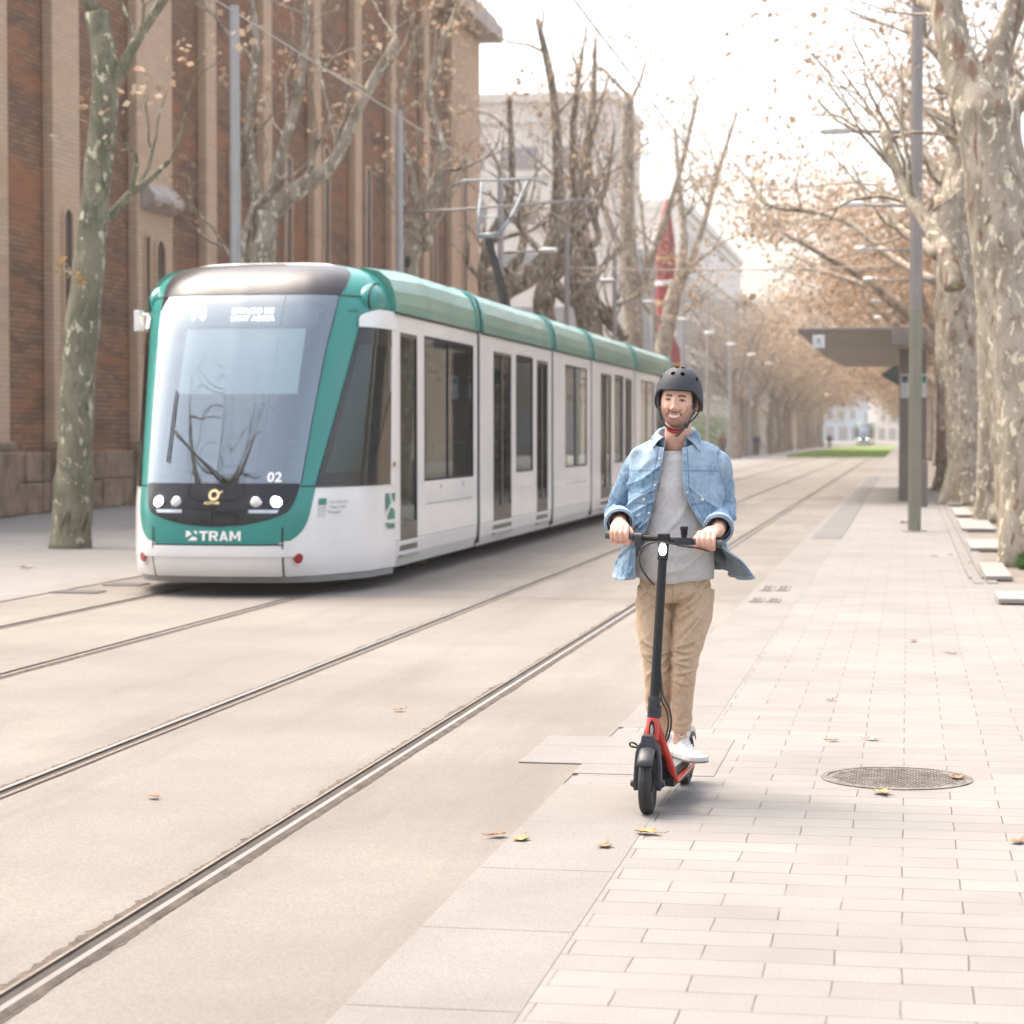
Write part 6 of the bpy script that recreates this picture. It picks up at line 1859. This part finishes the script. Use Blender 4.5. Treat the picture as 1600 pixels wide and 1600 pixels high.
# cuffs: open hems hide the ankle joint
# shoes
M_shoe = plain('white_sneaker_leather', (0.70, 0.69, 0.67), .45, var=.04, scale=20)
M_sole = plain('sneaker_sole', (0.62, 0.60, 0.57), .6, var=.06, scale=20)
M_outsole = plain('sneaker_outsole', (0.20, 0.16, 0.14), .8)
def shoe(heel, ang, label, zb=.163, L=.275):
    """heel point, ang of the toe direction measured from -Y towards +X."""
    d = Vector((math.sin(ang), -math.cos(ang), 0)); s = Vector((math.cos(ang), math.sin(ang), 0))
    def q(l, w, z): return Vector((heel.x, heel.y, zb))+d*l*L+s*w+Vector((0, 0, z))
    prof = [(0.0, .018, .060), (.03, .030, .078), (.12, .036, .088), (.25, .037, .092), (.38, .037, .086), (.5, .039, .068), (.62, .044, .052), (.75, .047, .043), (.88, .041, .036), (.96, .027, .028), (1.0, .010, .018)]
    rings = []
    for l, w, h in prof:
        rings.append([q(l, w*math.cos(a)*(1 if math.sin(a) < .2 else .86-.22*(math.sin(a)-.2)*(1 if l < .55 else .2)), .018+max(0, (math.sin(a)+.25)/1.25)**.8*(h-.018)) for a in [2*PI*k/24 for k in range(24)]])
    m1 = MB(); m1.loft(rings); up_ = m1.build('shoe', M_shoe, rider, smooth=True)
    sub = up_.modifiers.new('s', 'SUBSURF'); sub.levels = 1; sub.render_levels = 1
    m2 = MB(); o_ = [(l, w*1.09+.001) for l, w, h in prof]
    outl = [q(l-.0, w, 0) for l, w in o_]+[q(l, -w, 0) for l, w in reversed(o_)]
    m2.loft([[p+Vector((0, 0, z)) for p in outl] for z in (.006, .026)]); m2.build('sole', M_sole, up_, bevel=.003)
    m3 = MB(); m3.loft([[p+Vector((0, 0, z)) for p in outl] for z in (0, .0058)]); m3.build('outsole', M_outsole, up_)
    m4 = MB()
    for k in range(5):
        l = .40+k*.065; h = .094-k*.0085
        m4.tube([q(l, -.018, h-.016), q(l+.01, 0, h-.007), q(l+.03, .018, h-.016)], .0024, 6)
    m4.tube([q(.36, 0, .098), q(.34, .022, .108), q(.40, .030, .100), q(.40, .008, .098)], .0024, 6)
    m4.tube([q(.36, 0, .098), q(.36, -.024, .106), q(.43, -.026, .094), q(.41, -.005, .098)], .0024, 6)
    m4.build('laces', M_lettw, up_, smooth=True)
shoe(Vector((-1.02, 9.84, 0)), R(36), 'front')
shoe(Vector((-1.055, 10.02, 0)), R(10), 'rear')
# sock-free ankle is the body itself

# ---- denim jacket
LV_ = [
 (1.595, [(-.034, -.080), (-.060, -.062), (-.072, -.012), (-.062, .045), (0, .066), (.062, .045), (.074, -.012), (.064, -.062), (.040, -.080)]),
 (1.560, [(-.034, -.088), (-.066, -.070), (-.082, -.015), (-.072, .050), (0, .075), (.072, .050), (.084, -.015), (.070, -.070), (.040, -.088)]),
 (1.538, [(-.034, -.102), (-.090, -.090), (-.125, -.020), (-.110, .062), (0, .095), (.110, .062), (.127, -.020), (.092, -.090), (.042, -.102)]),
 (1.503, [(-.036, -.122), (-.108, -.112), (-.178, -.030), (-.165, .070), (0, .112), (.165, .070), (.178, -.030), (.108, -.112), (.044, -.122)]),
 (1.35, [(-.063, -.145), (-.125, -.138), (-.196, -.045), (-.188, .080), (0, .138), (.188, .080), (.196, -.045), (.125, -.138), (.054, -.148)]),
 (1.235, [(-.088, -.150), (-.142, -.138), (-.194, -.045), (-.186, .090), (0, .142), (.186, .090), (.200, -.035), (.165, -.122), (.103, -.150)]),
 (1.16, [(-.112, -.152), (-.158, -.132), (-.200, -.045), (-.190, .092), (0, .142), (.190, .092), (.205, -.022), (.192, -.092), (.152, -.138)]),
 (1.10, [(-.155, -.150), (-.188, -.122), (-.218, -.045), (-.202, .092), (0, .142), (.200, .100), (.214, .010), (.220, -.060), (.205, -.128)]),
 (1.03, [(-.155, -.165), (-.205, -.135), (-.245, -.045), (-.212, .095), (0, .150), (.205, .110), (.222, .030), (.262, -.050), (.300, -.118)]),
 (.955, [(-.152, -.175), (-.214, -.145), (-.266, -.050), (-.222, .100), (0, .160), (.212, .120), (.236, .045), (.300, -.045), (.366, -.115)])]
NU, NV = 220, 170
zs_ = [l[0] for l in LV_]
curves = [smooth_path([tuple(p) for p in l[1]], 12) for l in LV_]
npt = len(curves[0])
def jk(u, z):
    """u in 0..1 from the left front edge round the back to the right one."""
    k = u*(npt-1); i0 = min(int(k), npt-2); fr = k-i0
    res = []
    for ax_ in (0, 1):
        tab = [(zz_, c[i0][ax_]*(1-fr)+c[i0+1][ax_]*fr) for zz_, c in zip(reversed(zs_), reversed(curves))]
        res.append(cr(tab, z))
    return Vector((TC.x+res[0], TC.y+res[1], z))
G_ = []
for j in range(NV+1):
    t = j/NV; row = []
    for i in range(NU+1):
        u = i/NU
        zl = .955-.012*math.sin(u*9)+.010*sst(.85, 1, u)+.02*ga(u-.5, .3)
        zt_ = 1.522+.050*sst(0, .30, min(u, 1-u)); z = zt_-(zt_-zl)*t
        row.append(jk(u, max(.955, z))-Vector((0, 0, max(0, .955-z))))
    G_.append(row)
def grid_normals(G, wrap=False):
    nj, ni = len(G), len(G[0]); N = []
    for j in range(nj):
        r_ = []
        for i in range(ni):
            a = G[j][(i+1) % ni if wrap else min(i+1, ni-1)]-G[j][(i-1) % ni if wrap else max(i-1, 0)]
            b = G[min(j+1, nj-1)][i]-G[max(j-1, 0)][i]
            n_ = a.cross(b); r_.append(n_.normalized() if n_.length > 1e-12 else Vector((0, -1, 0)))
        N.append(r_)
    return N
DEN = Vector((.12, .215, .33)); DEN_L = Vector((.36, .46, .55)); DEN_D = Vector((.055, .11, .19)); LIN = Vector((.19, .215, .24))
JV, JF, JC = [], [], []
def solid_sheet(G, th, col, wrap=False, disp=None, flip=1):
    N = grid_normals(G, wrap); nj, ni = len(G), len(G[0]); o = len(JV)
    ctr = None
    G2 = [[G[j][i]+N[j][i]*(flip*(disp(G[j][i], i/(ni-(0 if wrap else 1)), j/(nj-1)) if disp else 0)) for i in range(ni)] for j in range(nj)]
    for side in (0, 1):
        for j in range(nj):
            for i in range(ni):
                JV.append(G2[j][i]+N[j][i]*(flip*(th/2 if side == 0 else -th/2)))
                JC.append(col(G2[j][i], i/(ni-(0 if wrap else 1)), j/(nj-1), side))
    m_ = nj*ni; R_ = ni if wrap else ni-1
    for j in range(nj-1):
        for i in range(R_):
            a, b, c, d = j*ni+i, j*ni+(i+1) % ni, (j+1)*ni+(i+1) % ni, (j+1)*ni+i
            JF.append((o+a, o+b, o+c, o+d)); JF.append((o+m_+d, o+m_+c, o+m_+b, o+m_+a))
    for j in (0, nj-1):
        for i in range(R_):
            a, b = j*ni+i, j*ni+(i+1) % ni; JF.append((o+a, o+b, o+m_+b, o+m_+a))
    if not wrap:
        for i in (0, ni-1):
            for j in range(nj-1):
                a, b = j*ni+i, (j+1)*ni+i; JF.append((o+a, o+b, o+m_+b, o+m_+a))
def denim(p, wear=0.0, inner=False):
    x, y, z = p
    w = nz(x*14, y*14, z*9)*.7+nz(x*60, y*60, z*60)*.55+nz(x*5, y*5, z*4)*.6
    c = lerp3(DEN, DEN_L, min(1, max(0, .22+w*.55+wear))) if w > -.15 else lerp3(DEN, DEN_D, min(.8, -w))
    c = lerp3(c, DEN_L, min(1, max(0, wear)))
    if inner: c = lerp3(LIN, c, .18)
    return c
def jdisp(p, u, t):
    x, y, z = p
    f = .013*crease(x*6+z*7*(1 if x > -1 else -1)+1.3, y*4, z*2.6)+.011*crease(x*3, y*3, z*12+abs(x+1)*9)*sst(1.42, 1.30, z)-.003+.007*nz(x*9, y*9+3, z*7)+.006*ridge(x*8+z*6*(1 if x > -1 else -1), y*8, z*5)-.004
    f += .010*nz(u*34, 2, z*2.2)*sst(1.15, 1.0, z)
    f += .006*ridge(x*12, y*9, z*22)*ga(z-1.20, .06)*(1 if abs(x+1) > .12 else .2)
    return f*sst(0, .06, min(u, 1-u)*3+.02)*sst(0, .08, t+.01)
PLQ = .030
def jcol(p, u, t, side):
    x, y, z = p; dx = x-TC.x
    c = denim(p, .25*sst(1.40, 1.48, z), side == 1 and u < .955)
    if side == 0:
        front = p.y < TC.y
        # placket edges and stitch lines
        arc = min(u, 1-u)
        if arc < .006: c = lerp3(c, DEN_L, .75)
        elif abs(arc-.046) < .0032: c = lerp3(c, DEN_L, .55)
        elif abs(arc-.053) < .003: c = lerp3(c, DEN_D, .75)
        if front:
            for sx in (-1, 1):
                px = .118 if sx < 0 else .122
                lx = dx*sx-px; lz = z-1.295
                if abs(lx) < .042 and -.135 < lz < .030:
                    if lz > -.012: c = lerp3(c, DEN_L, .12)
                    c = lerp3(c, DEN_L, .7*max(ga(lz-.026, .002), ga(abs(lx)-.040, .002), ga(lz+.131, .002)))
                    c = lerp3(c, DEN_D, .75*max(ga(lz+.014, .0028), ga(lz-.031, .002), .6*ga(abs(lx)-.0365, .002)))
            if abs(dx) > .05: c = lerp3(c, DEN_D, .75*ga(z-1.425+.02*abs(dx), .0032))
    if t > .975: c = lerp3(c, DEN_L, .45)
    return c
# the grid runs top to bottom: a x b points inward or outward, flip to outward
flip = 1
Ntest = grid_normals(G_)
if Ntest[60][NU//2].y < 0: flip = -1
solid_sheet(G_, .0055, jcol, False, jdisp, flip)
# sleeves with rolled cuffs
def sleeve(s_, e_, w_, sg):
    d_ = (w_-e_).normalized(); cu = w_-d_*.045
    inn = Vector((-sg*.055, .0, .004))
    P0 = [tuple(s_+inn), tuple(s_+Vector((sg*.006, 0, -.012))), tuple((s_+e_)/2+Vector((sg*.010, 0, .0))), tuple(e_+Vector((sg*.002, .014, -.004))), tuple(e_.lerp(cu, .55)), tuple(cu)]
    P_ = [Vector(p) for p in smooth_path(P0, 12)]; rt_ = [(0, .050), (1, .067), (2, .057), (3, .054), (4, .051), (5, .050)]
    rings = []; n = 56; prev = None
    for k, p in enumerate(P_):
        t_ = (P_[min(k+1, len(P_)-1)]-P_[max(k-1, 0)]).normalized()
        u_ = prev if prev else Vector((0, 1, 0)); u_ = (u_-t_*u_.dot(t_)).normalized(); prev = u_; v_ = t_.cross(u_)
        r = cr(rt_, k/12)
        rings.append([p+u_*(r*math.cos(2*PI*q/n))+v_*(r*math.sin(2*PI*q/n)) for q in range(n)])
    fl = 1
    N = grid_normals(rings, True)
    if N[30][0].dot(rings[30][0]-P_[30]) < 0: fl = -1
    def disp(p, u, t):
        el = ga(t-.62, .14)+.6*ga(t-.85, .08)
        return (.0065*crease(math.cos(u*6.28)*.9+sg, math.sin(u*6.28)*.9, t*8.5+math.sin(u*6.28+sg)*.9)*(.35+el)+.003*ridge(u*3.1+sg, t*15+math.sin(u*6.28)*1.4, 4+sg)*(.30+el)+.006*nz(p.x*14, p.y*14, p.z*14)-.004)*sst(0, .12, t)
    def col(p, u, t, side):
        c = denim(p, .30*ga(t-.1, .2)+.12*ga(t-.6, .15), side == 1)
        if abs(u-.25) < .012 or abs(u-.75) < .012: c = lerp3(c, DEN_L, .30)
        if abs(t-.135) < .006: c = lerp3(c, DEN_D, .6)
        return c
    solid_sheet(rings, .005, col, True, disp, fl)
    # cuff, rolled up: a wide paler band in two layers
    t_ = (P_[-1]-P_[-4]).normalized(); u_ = prev; v_ = t_.cross(u_)
    for (a0, a1, r0, r1, wz) in ((-.050, .028, .055, .057, .0), (-.040, .020, .0600, .0625, .5)):
        rings = []
        for k in range(9):
            q_ = k/8; cc = P_[-1]+t_*(a0+(a1-a0)*q_); r = r0+(r1-r0)*q_+(.003*math.sin(q_*PI))
            rings.append([cc+u_*(r*(1+.05*nz(math.cos(2*PI*q/n)*2, math.sin(2*PI*q/n)*2, sg*3+wz+q_))*math.cos(2*PI*q/n))+v_*(r*(1+.05*nz(math.cos(2*PI*q/n)*2, math.sin(2*PI*q/n)*2, sg*5+wz))*math.sin(2*PI*q/n)) for q in range(n)])
        def ccol(p, u, t, side):
            c = lerp3(denim(p, .3, False), (.36, .44, .51), .55)
            if t < .12 or t > .9: c = lerp3(c, DEN, .35)
            return c
        solid_sheet(rings, .005, ccol, True, None, fl)
sleeve(shL, elL, wrL, -1); sleeve(shR, elR, wrR, 1)
# collar: stand and fold
NCc = 70
def cpath(r_, zf, zb, yo, open_, xoff=0):
    out_ = []
    for k in range(NCc+1):
        a = -PI+open_+(2*PI-2*open_)*k/NCc      # measured from the front
        th = a+PI
        ca = math.cos(th)
        out_.append(Vector((TC.x+.008+xoff-math.sin(th)*r_*1.02*(-1), TC.y-.005+yo-math.cos(th)*r_, zf+(zb-zf)*(1-ca)/2)))
    return out_
def ring_at(r_, z, opn, yo=0):
    return [Vector((TC.x+.006+math.sin(th)*r_, TC.y-.010+yo-math.cos(th)*r_*.95, z(th))) for th in [opn+(2*PI-2*opn)*k/NCc for k in range(NCc+1)]]
base_ = ring_at(.084, lambda th: 1.520+.016*(1-math.cos(th)), .50)
topi = ring_at(.077, lambda th: 1.562+.027*(1-math.cos(th)), .60, .010)
topo = ring_at(.086, lambda th: 1.566+.027*(1-math.cos(th)), .58, .008)
low_ = []
tipL = at(1020, 700, 9.655); tipR = at(1095, 706, 9.655)
for k in range(NCc+1):
    opn = .72; th = opn+(2*PI-2*opn)*k/NCc
    p = Vector((TC.x+.006+math.sin(th)*.112, TC.y-.010-math.cos(th)*.106, 1.528+.014*(1-math.cos(th))))
    tR = max(0, 1-k/9); tL = max(0, 1-(NCc-k)/9)
    p = p.lerp(tipR, tR*tR*(3-2*tR)); p = p.lerp(tipL, tL*tL*(3-2*tL)); low_.append(p)
mid_ = [a.lerp(b, .5)+Vector((math.sin(.6+5.1*k/NCc), -math.cos(.6+5.1*k/NCc), .6))*.006 for k, (a, b) in enumerate(zip(topo, low_))]
def cc_(p, u, t, side):
    c = denim(p, .18, False)
    if t > .93 or min(u, 1-u) < .02: c = lerp3(c, DEN_L, .5)
    return c
solid_sheet([base_, [a.lerp(b, .5) for a, b in zip(base_, topi)], topi, topo, [a.lerp(b, .5) for a, b in zip(topo, mid_)], mid_, [a.lerp(b, .5) for a, b in zip(mid_, low_)], low_], .004, cc_)
M_denim = vcol_mat('light_denim', .9, 700, .35)
jo = cloth_obj('jacket', JV, JF, JC, M_denim)
bm = bmesh.new(); bm.from_mesh(jo.data); bmesh.ops.recalc_face_normals(bm, faces=bm.faces); bm.to_mesh(jo.data); bm.free()
mb = MB()
def snap(p, r=.0065):
    mb.tube([p+Vector((0, .002, 0)), p+Vector((0, -.0035, 0)), p+Vector((0, -.005, 0))], [r, r, r*.6], 14)
for z in (1.475, 1.36, 1.24, 1.135): 
    p = jk(.028, z); snap(p+Vector((0, -.006, 0)), .006)
for z in (1.33, 1.21): p = jk(.972, z); snap(p+Vector((0, -.006, 0)), .005)
for dx_, u_ in ((-.118, 0), (.135, 0)):
    snap(Vector((TC.x+dx_, TC.y-.150, 1.300)), .0068)
mb.build('snap_buttons', plain('pearl_snap', (.62, .62, .60), .25), jo, smooth=True)
